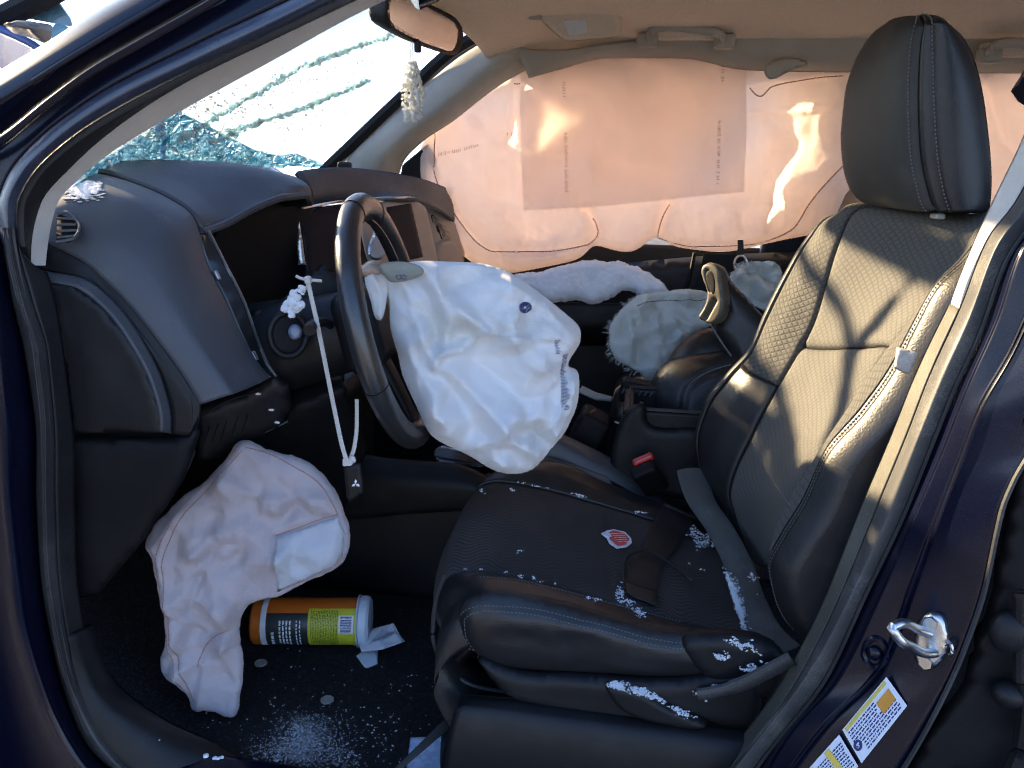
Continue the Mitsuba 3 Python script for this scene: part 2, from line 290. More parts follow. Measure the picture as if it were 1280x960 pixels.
# floor, firewall, roof, far side: what closes the cabin
gx, gy = np.meshgrid(np.linspace(-.66, 2.0, 150), np.linspace(.02, 1.46, 90), indexing='ij')
gz = .006*(meshkit.fbm(np.stack([gx*14, gy*14, gx*0], -1), 3)-.5)+.25*np.clip((-.30-gx)/.30, 0, 1)**1.5
cpart('floor_carpet', shell(np.stack([gx, gy, gz], -1), .02, (0, 0, 1)), CARP, True)
cpart('firewall', cat([rbox((-.68, .74, .34), (.03, 1.5, 1.0), .004), rbox((2.05, .74, .5), (.05, 1.5, 1.3), .01), rbox((.7, .74, -.06), (2.8, 1.46, .05), .01)]), PLK)
RF = lambda x, y: 1.262-.10*((y-.74)/.66)**4-.05*np.clip((.25-x)/.3, 0, 1)**2-.06*np.clip((x-1.2)/.8, 0, 1)**2
def roofsheet(dz, th, x0, x1, y0, y1, fx=None):
    u, v = np.meshgrid(np.linspace(0, 1, 60), np.linspace(0, 1, 50), indexing='ij'); y = y0+(y1-y0)*v
    xa = x0+.03*((v-.5)*2)**2; x = xa+(x1-xa)*u
    return shell(np.stack([x, y, RF(x, y)+dz], -1), th, (0, 0, -1))
cpart('headliner', roofsheet(0, .012, -.055, 2.0, .16, 1.31), LIN, True)
cpart('roof_panel', roofsheet(.05, .01, -.07, 2.05, .05, 1.43), PAINT, True)
# passenger side: sill-to-belt door, pillars, roof rail outside the curtain bag
pd = Pillow(YP(1.40), [(430, 330), (600, 345), (760, 330), (900, 318), (1130, 310), (1290, 300), (1290, 560), (430, 640)], .02, .03, .06, .02, smooth=False)
cpart('passenger_door', pd.mesh, PLB, True)
cpart('passenger_door__armrest', loft([PX([(600, 372), (700, 378), (830, 380), (1000, 372)], 1.375), PX([(600, 372), (700, 378), (830, 380), (1000, 372)], 1.30), PX([(600, 400), (700, 402), (830, 402), (1000, 396)], 1.295), PX([(600, 430), (700, 432), (830, 430), (1000, 420)], 1.37)], .006), PLB, True)
cpart('passenger_door__door_seam', tube(PX([(868, 316), (862, 345), (850, 385), (846, 420)], 1.375), .005, 6, 20), PLK)
cpart('passenger_door__trim_panel', loft([PX([(880, 316), (872, 350), (862, 385)], 1.37), PX([(930, 318), (925, 350), (915, 385)], 1.365)], .006), PLK, True)
rail_o = lambda y, z: np.array([[x, y, z+.0*x] for x in (-.1, .1, .5, 1.0, 1.5, 2.0)])
cpart('roof_frame', cat([loft([[(x, 1.40, RF(x, 1.3)-.02) for x in (.0, .5, 1., 2.)], [(x, 1.45, RF(x, 1.3)+.02) for x in (.0, .5, 1., 2.)], [(x, 1.40, RF(x, 1.3)+.07) for x in (.0, .5, 1., 2.)]], .01, face=(0, 1, 0)),
    rbox((.80, 1.43, .95), (.13, .03, .56), .01, rot((0, 1, 0), 8)), rbox((1.75, 1.43, .95), (.4, .03, .6), .01), 
    tube([(-.62, 1.46, .80), (-.42, 1.41, .93), (-.1, 1.36, 1.2), (.06, 1.34, 1.28)], .035, 8, 20)]), PAINT, 40)
cpart('passenger_door__outer_panel', rbox((.65, 1.45, .3), (2.6, .03, .84), .01), PLK)
# windshield
wl = PX([(62, 292, .075), (150, 188, .09), (240, 131, .105), (360, 66, .13), (485, 0, .15)]); wl = np.vstack([wl[0]+(wl[0]-wl[1])*.6, wl, wl[-1]+(wl[-1]-wl[-2])*1.1])
wr_ = PX([(428, 199, 1.33), (501, 130, 1.31), (574, 65, 1.28), (631, 36, 1.26)]); wr_ = np.vstack([wr_[0]+(wr_[0]-wr_[1])*.5, wr_, wr_[-1]+(wr_[-1]-wr_[-2])*.6])
WA, WB = crv(wl, 60), crv(wr_, 60)
u = np.linspace(0, 1, 80)
WG = WA[:, None]*(1-u)[None, :, None]+WB[:, None]*u[None, :, None]+(np.sin(np.pi*u)**.8)[None, :, None]*np.array([-.10, 0, .06])
WG = WG+np.array([-.012, 0, .012])
WT = trimesh.Trimesh(WG.reshape(-1, 3), gridfaces(60, 80), process=False); WK = cKDTree(WG.reshape(-1, 3)); WN = gnorm(WG).reshape(-1, 3)
if WN[:, 0].mean() < 0: WN = -WN          # towards the cabin
from scipy.interpolate import LinearNDInterpolator, NearestNDInterpolator
_w = WG.reshape(-1, 3)-EYE; _p = np.c_[640+FOC*(_w@rt)/(_w@fw), 480-FOC*(_w@up)/(_w@fw)]; _L, _N = LinearNDInterpolator(_p, np.c_[_w@fw, WN]), NearestNDInterpolator(_p, np.c_[_w@fw, WN])
def ws(px, py, off=0.):
    "point of the windshield seen at a pixel"
    r = _L(px, py).ravel(); r = _N(px, py).ravel() if np.isnan(r[0]) else r
    return EYE+(fw+rt*((px-640)/FOC)-up*((py-480)/FOC))*r[0]+r[1:]*off
add(f'{CAR}__windshield', WT, 'pane_glass', True, lab='shattered windshield glass')
def ridge(pts, w, n, seed):
    "a folded seam of crushed glass: many small shards standing along a line"
    g = np.random.default_rng(seed); q = crv(np.array(pts, float), n); ms = []
    for k, (a, b) in enumerate(q):
        for _ in range(2):
            c = ws(a+g.normal(0, w*.35), b+g.normal(0, w*.35), g.uniform(-.002, .004)); r = g.uniform(.003, .008)
            t = np.linspace(0, 2*np.pi, g.integers(4, 6), endpoint=False)+g.uniform(0, 6)
            e1 = np.array([0, 1, 0.])+g.normal(0, .35, 3); e2 = np.array([.75, 0, .65])+g.normal(0, .35, 3)
            P = c+np.outer(np.cos(t)*r*1.4, e1)+np.outer(np.sin(t)*r, e2); nn = np.cross(e1, e2); nn /= np.linalg.norm(nn)
            ms.append(trimesh.convex.convex_hull(np.vstack([P, P+nn*.004])))
    return cat(ms)
S1 = [(225, 172), (259, 151), (286, 135), (333, 107), (383, 79), (420, 66), (455, 54), (491, 44)]; S2 = [(262, 176), (280, 169), (314, 155), (363, 139), (420, 117), (460, 100)]
def fold(pts, w, n, seed):
    "a folded strip of crushed laminated glass following a line on the windshield"
    g = np.random.default_rng(seed); q = crv(np.array(pts, float), n); t = np.gradient(q, axis=0); t /= np.linalg.norm(t, axis=1)[:, None]; nn = np.c_[-t[:, 1], t[:, 0]]
    wv = w*(.5+.9*meshkit.fbm(np.c_[np.arange(n)*.09, np.full(n, seed), np.zeros(n)], 3)); G = np.zeros((n, 7, 3))
    for j, (a, h) in enumerate(((-1, 0), (-.6, .003), (-.25, .001), (0, .005), (.3, .002), (.65, .004), (1, 0))):
        for i in range(n): p = q[i]+nn[i]*wv[i]*(a+g.normal(0, .05))*min(1, .25+i/25, .25+(n-1-i)/25); G[i, j] = ws(p[0], p[1], h+g.normal(0, .0007))
    return trimesh.Trimesh(G.reshape(-1, 3), gridfaces(n, 7), process=False)
add(f'{CAR}__windshield__folded_glass', fold(S1, 4.6, 220, 11), 'fold_glass', False, lab='upper teal fold of crushed glass'); add(f'{CAR}__windshield__folded_glass', fold(S2, 6.2, 200, 12), 'fold_glass', False, lab='lower teal fold of crushed glass')
add(f'{CAR}__windshield__crack_ridge', ridge(S1, 2.6, 60, 1), 'shard_white', False, kind='stuff', lab='small shards along the upper fold')
add(f'{CAR}__windshield__crack_ridge', ridge(S2, 3.6, 60, 2), 'shard_white', False, kind='stuff', lab='small shards along the lower fold')
def shatter(poly, n, seed):
    "broken laminated glass: small tilted plates over a patch of the windshield"
    g = np.random.default_rng(seed); pg = Polygon(poly); x0, y0, x1, y1 = pg.bounds; ms = []
    q = np.c_[g.uniform(x0, x1, n*6), g.uniform(y0, y1, n*6)]; q = q[contains_xy(pg, q[:, 0], q[:, 1])][:n]; q = np.vstack([q, np.array(pg.exterior.coords)[:-1]]); t = Delaunay(q).simplices
    for a in t:
        P = q[a]; c = P.mean(0)
        if not contains_xy(pg, *c) or np.ptp(P, axis=0).max() > 26: continue
        w = np.array([ws(*(c+(p-c)*1.0), g.uniform(-.004, .005)) for p in P])
        ms.append(quad([w[0], w[1], w[2], (w[0]+w[2])/2], .0008))
    return cat(ms)
add(f'{CAR}__windshield__shattered_glass', shatter([(88, 232), (120, 205), (160, 180), (200, 156), (225, 138), (262, 158), (300, 178), (330, 190), (370, 192), (408, 206), (390, 210), (340, 208), (280, 208), (150, 226)], 420, 3), 'shatter_teal', False, kind='stuff', lab='teal blue shattered glass low on the windshield')
def cracknet(n, seed, box, m='shard_white'):
    g = np.random.default_rng(seed); ms = []
    for _ in range(n):
        x, y = g.uniform(box[0], box[2]), g.uniform(box[1], box[3]); a = g.normal(-.45, .35); pts = [(x, y)]
        for k in range(g.integers(2, 5)):
            a += g.normal(0, .5); l = g.uniform(3, 9); x, y = x+l*math.cos(a), y+l*math.sin(a); pts.append((x, y))
        W = np.array([ws(q[0], q[1], .001) for q in pts])
        if WK.query(W)[0].max() < .05 and np.linalg.norm(np.diff(W, axis=0), axis=1).max() < .05: ms.append(tube(W, g.uniform(.0006, .0017), 4))
    return cat(ms)
add(f'{CAR}__windshield__shattered_glass', cat([cracknet(330, 5, (95, 140, 300, 208)), cracknet(70, 6, (230, 175, 400, 212))]), 'shard_white', False, kind='stuff', lab='web of fine cracks low on the windshield')
fl = [(a, b) for cx, cy, sx, sy, n in ((345, 150, 28, 12, 170), (392, 160, 24, 12, 150), (300, 120, 20, 10, 60), (380, 100, 26, 8, 60), (260, 130, 16, 8, 50), (455, 80, 20, 12, 40)) for a, b in zip(rng.normal(cx, sx, n), rng.normal(cy, sy, n)) if b > 8 and b < 205]
add(f'{CAR}__windshield__frost_fleck', cat([lump(ws(a, b, -.003), rng.uniform(.0014, .0048), i, (.35, 1.3, .5), 0) for i, (a, b) in enumerate(fl)]), 'frost_grit', False, kind='stuff', lab='dull flecks of frost and grit on the windshield')
cpart('windshield__gasket', tube([WB[i]+np.array([-.0, -.012, .01]) for i in range(0, 60, 3)], .010, 6, 40, .017, (0, 1, 0)), PLK)
# crumpled hood
hy = PchipInterpolator([-.1, .1, .4, .55, .75, .92, 1.2, 1.5], [.86, .87, .89, .91, .97, 1.01, .965, .93])
gx, gy = np.meshgrid(np.linspace(-1.75, -.60, 90), np.linspace(-.04, 1.5, 110), indexing='ij')
rg = np.exp(-np.abs(gx+.80+.06*np.sin(gy*7))/np.where(gx > -.8, .10, .45)); base = .84+.04*np.clip((gx+1.2)/.4, -1, 0)
gz = base+(hy(gy)-base)*rg+.05*(1-np.abs(2*meshkit.fbm(np.stack([gx*3, gy*4, gx*0], -1), 3)-1)-.6)*(.3+.7*rg)
cpart('hood', shell(np.stack([gx, gy, gz], -1), .006, (0, 0, 1)), PAINT, True, lab='crumpled dark blue hood')
cpart('front_fender', cat([rbox((-1.2, -.02, .42), (1.2, .06, .8), .03), rbox((-1.2, 1.48, .42), (1.2, .06, .8), .03), rbox((-1.75, .73, .3), (.1, 1.5, .7), .03)]), PAINT, 40)
cpart('wiper', cat([tube([ws(198, 150, -.02), ws(200, 163, -.02)], .011, 6), tube([ws(203, 163, -.02), ws(205, 178, -.022), ws(203, 202, -.022)], .006, 6)]), PLK)
# driver-side A-pillar and door seals
def along(curves, Ys): return [PX([(a, b) for a, b in c], Y) if np.isscalar(Y) else np.array([at(a, b, y) for (a, b), y in zip(c, np.linspace(Y[0], Y[1], len(c)))]) for c, Y in zip(curves, Ys)]
A0 = [(-40, 112), (0, 88), (62, 52), (116, 18), (165, -10), (220, -44)]
A0b = [(-40, 128), (0, 104), (66, 62), (122, 26), (180, -8), (235, -40)]
A1 = [(-40, 150), (0, 127), (82, 77), (150, 36), (210, 1), (262, -30)]
A2 = [(-40, 196), (0, 172), (60, 124), (112, 86), (180, 46), (240, 12), (300, -24)]
A2b = [(-40, 206), (0, 182), (60, 133), (114, 95), (184, 54), (250, 16), (310, -20)]
A3 = [(3, 305), (-4, 268), (5, 228), (52, 169), (92, 138), (137, 109), (240, 57), (345, 7), (410, -24)]
A3b = [(12, 305), (9, 262), (30, 212), (62, 180), (100, 150), (144, 122), (250, 70), (358, 18), (420, -14)]
A4 = [(22, 308), (21, 262), (38, 222), (70, 188), (110, 158), (152, 133), (258, 79), (366, 27), (430, -6)]
T0 = [(30, 332), (31, 302), (43, 252), (83, 203), (133, 158), (216, 102), (327, 46), (437, -6), (502, -36)]
T1 = [(57, 332), (62, 292), (72, 254), (100, 223), (137, 192), (192, 158), (240, 131), (344, 74), (440, 21), (530, -22)]
cpart('pillar_frame', loft(along([A0, A0b, A1], [(.035, .05), (-.012, .0), (-.022, -.012)]), .006, 50, 16), PAINT, True, lab='outer painted face of the front door pillar')
cpart('pillar_channel', loft(along([A1, A2], [(-.022, -.012), (.012, .02)]), .006, 50), PAINTD, True)
cpart('pillar_channel__weld_flange', loft(along([A2, A2b], [(-.004, .004), (-.002, .006)]), .004, 50), PAINT, True)
cpart('pillar_channel', loft(along([A2b, A3], [(.014, .022), (.010, .018)]), .006, 50), PAINTD, True)
cpart('door_seal', loft(along([A3, A3b, A4], [(.010, .018), (-.002, .006), (.012, .02)]), .008, 50, 14), mat('seal_blue', dusty((.025, .032, .055), (.05, .058, .085), 20.), .35, specular=.8), True, lab='raised blue grey seal lip along the pillar')
cpart('door_seal', loft(along([A4, [((a+c)/2, (b+d)/2) for (a, b), (c, d) in zip(crv(A4, 9), crv(T0, 9))], T0], [(.012, .02), (.03, .04), (.045, .07)]), .008, 50, 14), RUB, True, lab='black rubber door seal beside the beige trim')
cpart('pillar_trim', loft(along([T0, T1], [(.042, .068), (.072, .11)]), .012, 50, 8), TRIM, 40, lab='beige trim of the driver side windshield pillar')
B0 = [(-60, 300), (-30, 335), (0, 420), (10, 520), (16, 640), (30, 760), (60, 870), (120, 975)]
B1 = [(1, 285), (3, 300), (14, 369), (31, 444), (43, 523), (45, 630), (52, 733), (69, 822), (103, 922), (155, 975)]
B2 = [(10, 285), (12, 300), (29, 382), (47, 437), (55, 506), (57, 630), (62, 733), (78, 822), (112, 915), (168, 975)]
B3 = [(21, 285), (22, 300), (40, 372), (60, 440), (68, 523), (70, 630), (75, 733), (90, 822), (126, 910), (182, 975)]
B4 = [(26, 318), (36, 334), (57, 338), (80, 440), (92, 540), (94, 630), (98, 733), (112, 820), (150, 890), (215, 975)]
cpart('door_seal', loft(along([B1, B2, B3], [.012, -.004, .014]), .008, 60, 14), RUBL, True, lab='lower run of the door seal')
cpart('door_seal__bead', tube(crv(PX([(10, 300), (27, 382), (45, 437), (53, 506), (55, 630), (60, 733), (76, 822), (110, 918)], -.002), 80), .0022, 6), RUBL)
cpart('hinge_pillar', loft(along([[(a-140, b) for a, b in B0], B0, B1], [-.05, -.03, .012]), .008, 50), PAINTD, True)
cpart('hinge_pillar', loft(along([B3, B4], [.014, .05]), .008, 50), RUB, True)
cpart('door_sill', loft(along([[(66, 800), (76, 850), (100, 905), (150, 975)], [(100, 790), (118, 850), (160, 900), (240, 975)], [(112, 780), (140, 845), (200, 895), (300, 945), (330, 975)]], [.0, .03, .09]), .01, 30), PLB, True, lab='scuffed front end of the door sill trim')
cpart('door_sill', cat([rbox((.3, .03, -.04), (1.6, .10, .16), .02), rbox((.3, .0, -.28), (1.7, .08, .4), .03)]), PAINTD, 40)
# passenger windshield pillar trim, sail panel
P0 = [(423, 222), (436, 195), (470, 163), (503, 133), (535, 103), (578, 68), (636, 36)]
P1 = [(455, 228), (470, 203), (500, 170), (540, 137), (578, 104), (610, 80), (652, 50)]
P2 = [(497, 234), (503, 206), (530, 176), (566, 152), (604, 122), (634, 101), (662, 86)]
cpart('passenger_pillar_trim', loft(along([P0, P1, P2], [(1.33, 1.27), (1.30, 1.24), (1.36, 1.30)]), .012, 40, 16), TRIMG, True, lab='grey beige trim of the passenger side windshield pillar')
cpart('passenger_pillar_trim__sail_panel', Pillow(YP(1.372), [(498, 236), (503, 206), (535, 180), (548, 200), (538, 244)], .006, .006, step=.012, smooth=False).mesh, PLK, True)
# roof rail trim above the curtain bag (curled away at its front end), passenger side
R0 = [(646, 60), (700, 63), (760, 56), (830, 48), (920, 44), (1040, 40), (1290, 36)]
R1 = [(652, 76), (700, 74), (760, 64), (830, 60), (920, 68), (1000, 74), (1290, 66)]
R2 = [(661, 98), (700, 87), (760, 73), (850, 73), (935, 88), (1000, 90), (1290, 92)]
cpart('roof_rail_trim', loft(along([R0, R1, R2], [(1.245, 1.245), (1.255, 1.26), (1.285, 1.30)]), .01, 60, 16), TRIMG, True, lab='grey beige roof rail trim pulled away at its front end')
hl = Pillow(YP(1.24), [(956, 84), (962, 99), (990, 88), (1010, 80), (990, 72)], .004, .004, step=.01); cpart('roof_rail_trim__loose_flap', hl.mesh, TRIMG, True)
# grab handles
def handle(name, a, b, Y, lab):
    thing(name, lab, 'handle')
    p = PX([(a[0], a[1]), (a[0]+6, a[1]-12), (a[0]+24, a[1]-17), (b[0]-24, b[1]-14), (b[0]-6, b[1]-10), (b[0], b[1])], Y-.03); p[0, 1] = p[-1, 1] = Y+.015
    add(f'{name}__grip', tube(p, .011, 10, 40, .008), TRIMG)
    for q in (a, b): add(f'{name}__mount', rbox(at(q[0], q[1], Y), (.05, .03, .034), .008), TRIMG)
    add(f'{name}__recess', rbox(at((a[0]+b[0])/2, (a[1]+b[1])/2-9, Y+.012), (.20, .02, .03), .008), LIN)
handle('grab_handle', (809, 50), (906, 52), 1.215, 'beige grab handle above the middle of the pink side curtain airbag')
handle('grab_handle_001', (1236, 70), (1330, 74), 1.215, 'beige grab handle at the top right behind the headrest')
# sun visor
thing('sun_visor', 'beige passenger sun visor folded up against the headliner, with a pale sticker', 'sun visor')
vz = PX([(664, 12), (690, 22), (740, 4), (772, 2), (776, 44), (720, 52), (702, 50)], 1.10)
O = at(720, 25, 1.10); vis = Pillow(PL(O, (.15, -.75, -.62)), [(664, 14), (672, 10), (768, -6), (776, 4), (777, 42), (768, 47), (712, 52), (700, 48)], .008, .012, .008, .01, smooth=False)
add('sun_visor__pad', vis.mesh, LIN, True)
add('sun_visor__label', quad([vis.on(*q, .0006) for q in ((703, 24), (732, 21), (735, 39), (711, 42))]), PAPER, False)
add('sun_visor__hinge', cat([tube([vis.on(666, 16, .004), vis.on(700, 8, .008), vis.on(770, -6, .006)], .006, 8, 12), rbox(vis.on(669, 17, .004), (.03, .02, .02), .005)]), TRIMG)
# B-pillar at the right
C0 = [(1300, 110), (1281, 165), (1246, 240), (1218, 300), (1187, 379), (1142, 472), (1115, 540), (1077, 630), (1026, 757), (977, 850), (895, 957), (860, 990)]
C1 = [(1330, 110), (1300, 190), (1270, 250), (1233, 300), (1199, 386), (1160, 472), (1134, 540), (1097, 630), (1044, 757), (996, 850), (908, 965), (880, 990)]
C2 = [(1345, 110), (1318, 190), (1288, 250), (1244, 312), (1212, 400), (1180, 472), (1152, 540), (1118, 630), (1067, 740), (1019, 830), (936, 940), (900, 990)]
C3 = [(1360, 110), (1330, 200), (1300, 262), (1256, 330), (1226, 415), (1192, 490), (1166, 555), (1132, 640), (1082, 745), (1032, 850), (965, 935), (925, 990)]
C4 = [(1385, 110), (1352, 210), (1322, 270), (1278, 310), (1246, 400), (1211, 479), (1179, 561), (1149, 630), (1100, 740), (1045, 850), (985, 920), (945, 990)]
C5 = [(1420, 110), (1390, 220), (1350, 290), (1300, 360), (1262, 440), (1222, 510), (1195, 580), (1172, 640), (1142, 723), (1101, 833), (1032, 905), (970, 990)]
C6 = [(1480, 110), (1450, 220), (1410, 310), (1350, 400), (1315, 480), (1290, 560), (1268, 600), (1252, 640), (1232, 733), (1204, 816), (1180, 870), (1110, 990)]
C7 = [(a+120, b+20) for a, b in C6]
cu = lambda c, k: c[:k]
cpart('center_pillar_trim', loft(along([C0[:5], C1[:5]], [.115, .082]), .008, 40, 8, (-.8, -.5, 0)), TRIM, True, lab='upper cream trim of the center pillar')
cpart('center_pillar_trim', loft(along([C0[4:], C1[4:]], [.120, .088]), .008, 60, 8, (-.8, -.5, 0)), mat('trim_dark', dusty((.065, .062, .05), (.10, .097, .08)), .6, grain, .00012), True, lab='lower grey trim of the center pillar')
cpart('center_pillar_seal', loft(along([C1, C2, C3], [.080, .048, .052]), .008, 80, 16, (-.8, -.5, 0)), mat('seal_grey', dusty((.05, .05, .05), (.11, .108, .10), 20.), .42), True, lab='rounded rubber seal of the rear edge of the doorway')
cpart('center_pillar', loft(along([C3, C4], [.056, .028]), .006, 80, 8, (-.6, -.8, 0)), PAINTD, True)
cpart('center_pillar__flange', tube(crv(along([C3], [.048])[0], 80), .0022, 6), RUBL)
pf1 = loft(along([C4, C5], [.028, .012]), .006, 80, 8, (-.6, -.8, 0)); cpart('center_pillar', pf1, PAINTD, True)
cpart('center_pillar__flange', tube(crv(along([C5], [.008])[0], 80), .0020, 6), PAINT)
pf2 = loft(along([C5, C6], [.012, -.03]), .006, 80, 10, (-.5, -.8, 0)); cpart('center_pillar', pf2, PAINTD, True, lab='glossy dark blue face of the center pillar'); pfm = cat([pf1, pf2])
cpart('center_pillar__flange', tube(crv(along([C6], [-.034])[0], 80), .003, 6), RUBL)
rp = Pillow(YP(-.02), [(1330, 250), (1300, 400), (1262, 620), (1240, 740), (1205, 850), (1120, 975), (1500, 975), (1500, 250)], .004, .01, .03, .02, smooth=False)
cpart('rear_door', rp.mesh, PLK, True)
cpart('rear_door__hinge', cat([lump(at(1262, 790, -.04), .021, 3, (1, .8, 1.2), 2, .08), tube([at(1276, 740, -.045), at(1276, 850, -.045)], .008, 10)]), PLB)
cpart('rear_door__hinge', cat([lump(at(1262, 868, -.04), .019, 4, (1, .8, .8), 2, .08), tube([at(1284, 850, -.045), at(1278, 940, -.045), at(1250, 990, -.045)], .012, 10, 12)]), PLB)
cpart('roof_side_rail', tube([at(505, -30, .085), at(560, -60, .10), (.2, .11, 1.19), (.5, .11, 1.215), (.80, .11, 1.17), at(1345, 60, .09), at(1310, 130, .085)], .04, 10, 50), PAINT)
# the open driver's door, swung forward just outside the picture
dd = np.array([-.36, -.93, 0]); dd /= np.linalg.norm(dd); dn = np.array([dd[1], -dd[0], 0]); dn = dn if dn[0] > 0 else -dn; DR = np.stack([dd, np.cross([0, 0, 1], dd), [0, 0, 1]], 1); dO = np.array([-.56, -.10, 0])
cpart('front_door', rbox(dO+dd*.55+np.array([0, 0, .30]), (1.08, .09, .95), .03, DR), PAINT, 40, lab='driver door swung open'); cpart('front_door__inner_panel', rbox(dO+dd*.55+dn*.055+np.array([0, 0, .30]), (1.0, .05, .86), .02, DR), PLB, 40)
cpart('front_door__armrest', rbox(dO+dd*.6+dn*.10+np.array([0, 0, .42]), (.6, .08, .07), .025, DR), PLB, 40)
cpart('front_door__window_frame', tube([dO+dd*.05+np.array([0, 0, .78]), dO+dd*.45+np.array([0, 0, 1.08]), dO+dd*.8+np.array([0, 0, 1.2]), dO+dd*1.05+np.array([0, 0, 1.12]), dO+dd*1.08+np.array([0, 0, .76])], .025, 8, 40), PAINTD)
# latch striker, on the face of the pillar
so = hit(pf2, 1160, 800, 0); s1, s2 = hit(pf2, 1170, 770, 0), hit(pf2, 1176, 810, 0); sn = np.cross(s1-so, s2-so); sn /= np.linalg.norm(sn); sn = sn if sn@(EYE-so) > 0 else -sn
sp = PL(so+sn*.004, sn); cpart('striker', Pillow(sp, [(1150, 772), (1165, 764), (1178, 768), (1187, 790), (1185, 815), (1172, 833), (1157, 837), (1145, 826), (1143, 800)], .006, .005, .006, .003).mesh, CHR, 40, lab='bare steel door latch striker')
S0 = lambda a, b, h: sp.p3(a, b)+sn*h
lp = [S0(1164, 791, .004), at(1148, 787, so[1]-.012), at(1124, 780, so[1]-.036), at(1115, 785, so[1]-.043), at(1124, 799, so[1]-.043), at(1138, 808, so[1]-.032), S0(1166, 813, .012), S0(1172, 815, .002)]
cpart('striker__loop', tube(crv(np.array(lp), 40), .0056, 12), CHR)
for q in ((1166, 777), (1160, 826)): cpart('striker__bolt', tube([S0(q[0], q[1], .004), S0(q[0], q[1], .010)], [.0085, .0075], 6), CHR, 20)
cpart('striker__spring_clip', tube([S0(1184, 800, .0), S0(1192, 803, .008), S0(1193, 812, .008), S0(1186, 818, .0)], .0022, 6, 12), CHR)
bo = hit(pfm, 1094, 816, .002); cpart('pillar_bolt', tube(ring([hit(pfm, 1094+14*math.cos(q), 816+18*math.sin(q), .001) for q in np.linspace(0, 6.28, 13)[:-1]], 30), .004, 6, closed=True), PAINTD); cpart('pillar_bolt__head', lump(bo, .009, 1, (1, .7, 1), 2, .05), PAINTD)
# placards
def placard(name, corners, Y, lab, header, logo):
    pp = [hit(pfm, *q, .003) for q in ((1056, 915), (1118, 868), (1062, 935))]; n_ = np.cross(pp[1]-pp[0], pp[2]-pp[0]); pl = PL(pp[0], n_ if n_@(EYE-pp[0]) > 0 else -n_)
    pl = PL(pp[0]+pl.n*.002, pl.n); c = [pl.p3(*q) for q in corners]
    k = cpart(name, quad(c, .0006), mat('placard_'+name, (.62, .66, .72), .5), False, lab=lab)
    c = np.array(c); f = lambda s, t: (c[0]*(1-s)+c[1]*s)*(1-t)+(c[3]*(1-s)+c[2]*s)*t
    ms = []; g = np.random.default_rng(len(name))
    for r in range(9):
        t = .18+r*.085; s = .06+(.14 if r > 5 and logo else 0)
        while s < (.60 if logo and r < 4 else .92):
            l = g.uniform(.015, .07); ms.append(quad([f(s, t), f(min(s+l, .95), t), f(min(s+l, .95), t+.04), f(s, t+.04)], .0012)); s += l+.018
    cpart(name+'__small_print', cat(ms), INK, False)
    for (s0, s1, t0, t1), col in header: cpart(name+'__colour_block', quad([f(s0, t0), f(s1, t0), f(s1, t1), f(s0, t1)], .0016), mat(f'block_{name}_{int(s0*100)}', col, .6), False)
    if logo: cpart(name+'__round_mark', tube(ring([f(.09+.055*math.cos(a), .60+.10*math.sin(a))-np.array([0, .001, 0]) for a in np.linspace(0, 6.28, 13)[:-1]], 30), .0016, 6, closed=True), INK)
placard('tyre_placard', [(1053, 912), (1108, 846), (1134, 882), (1077, 954)], .0005+.006, 'white tyre information placard with an orange block', [((.05, .95, .03, .13), (.55, .45, .10)), ((.66, .93, .26, .62), (.55, .25, .03))], True)
placard('warning_placard', [(1000, 973), (1049, 918), (1073, 958), (1030, 995)], .0065, 'second white placard with yellow bands, lower left of the tyre placard', [((.60, .72, .05, .95), (.65, .48, .08)), ((.18, .30, .05, .95), (.60, .42, .08))], False)

# ------------------------------------------------------------------ dashboard
DB = 'dashboard'; thing(DB, 'dark grey dashboard with rounded instrument hood, silver trim lines and central screen', 'dashboard')
def dpart(n, me, m, smooth=40, lab=None, kind=None, uv=None): return add(f'{DB}__{n}', me, m, smooth, lab=lab, kind=kind, uv=uv)
A_ = PX([(40, 292), (57, 303), (100, 325), (150, 370), (200, 430), (235, 480), (250, 506)], .085)
M1 = PX([(44, 262), (70, 264), (122, 282), (175, 326), (225, 395), (268, 455), (292, 492)], .105)
M2 = PX([(62, 236), (100, 232), (160, 246), (214, 284), (246, 342), (290, 424), (322, 480)], .17)
B_ = PX([(90, 216), (120, 217), (165, 228), (215, 250), (243, 272), (250, 292), (259, 330), (277, 367), (302, 420), (319, 450), (337, 470)], .265)
pod = shell(np.stack([surf([A_, M1, M2, B_], 70, 40)], 0)[0], .006, (.4, -1, .5)); dpart('end_pod', pod, PLA, True, 'rounded outer end of the dashboard beside the doorway')
C_1 = [(30, 300), (57, 316), (98, 338), (146, 382), (194, 440), (226, 486), (240, 512), (236, 545)]
C_2 = [(30, 326), (57, 338), (100, 346), (142, 376), (180, 428), (204, 478), (214, 520), (214, 542)]
C_3 = [(30, 336), (58, 350), (94, 357), (132, 385), (168, 434), (192, 482), (202, 522), (202, 540)]
dpart('end_cap_surround', loft([A_, PX(C_1, .080), PX(C_2, .078)], .005, 50), PLB, True)
dpart('end_cap__rim', loft([PX(C_2, .078), PX(C_3, .060)], .005, 50, 6), PLA, True, 'raised curved rim of the side cover')
cap = Pillow(YP(.062), [(50, 346), (58, 350), (94, 357), (132, 385), (168, 434), (192, 482), (202, 522), (204, 542), (92, 542), (84, 470), (70, 400)], .003, .006, .01, .008, smooth=False); dpart('end_cap', cap.mesh, PLB, True, 'quarter round side cover at the end of the dashboard')
lk = Pillow(YP(.078), [(88, 548), (214, 547), (236, 545), (248, 520), (247, 552), (230, 600), (182, 672), (122, 744), (96, 748)], .008, .02, .03, .01, smooth=False); dpart('kick_panel', lk.mesh, PLK, True)
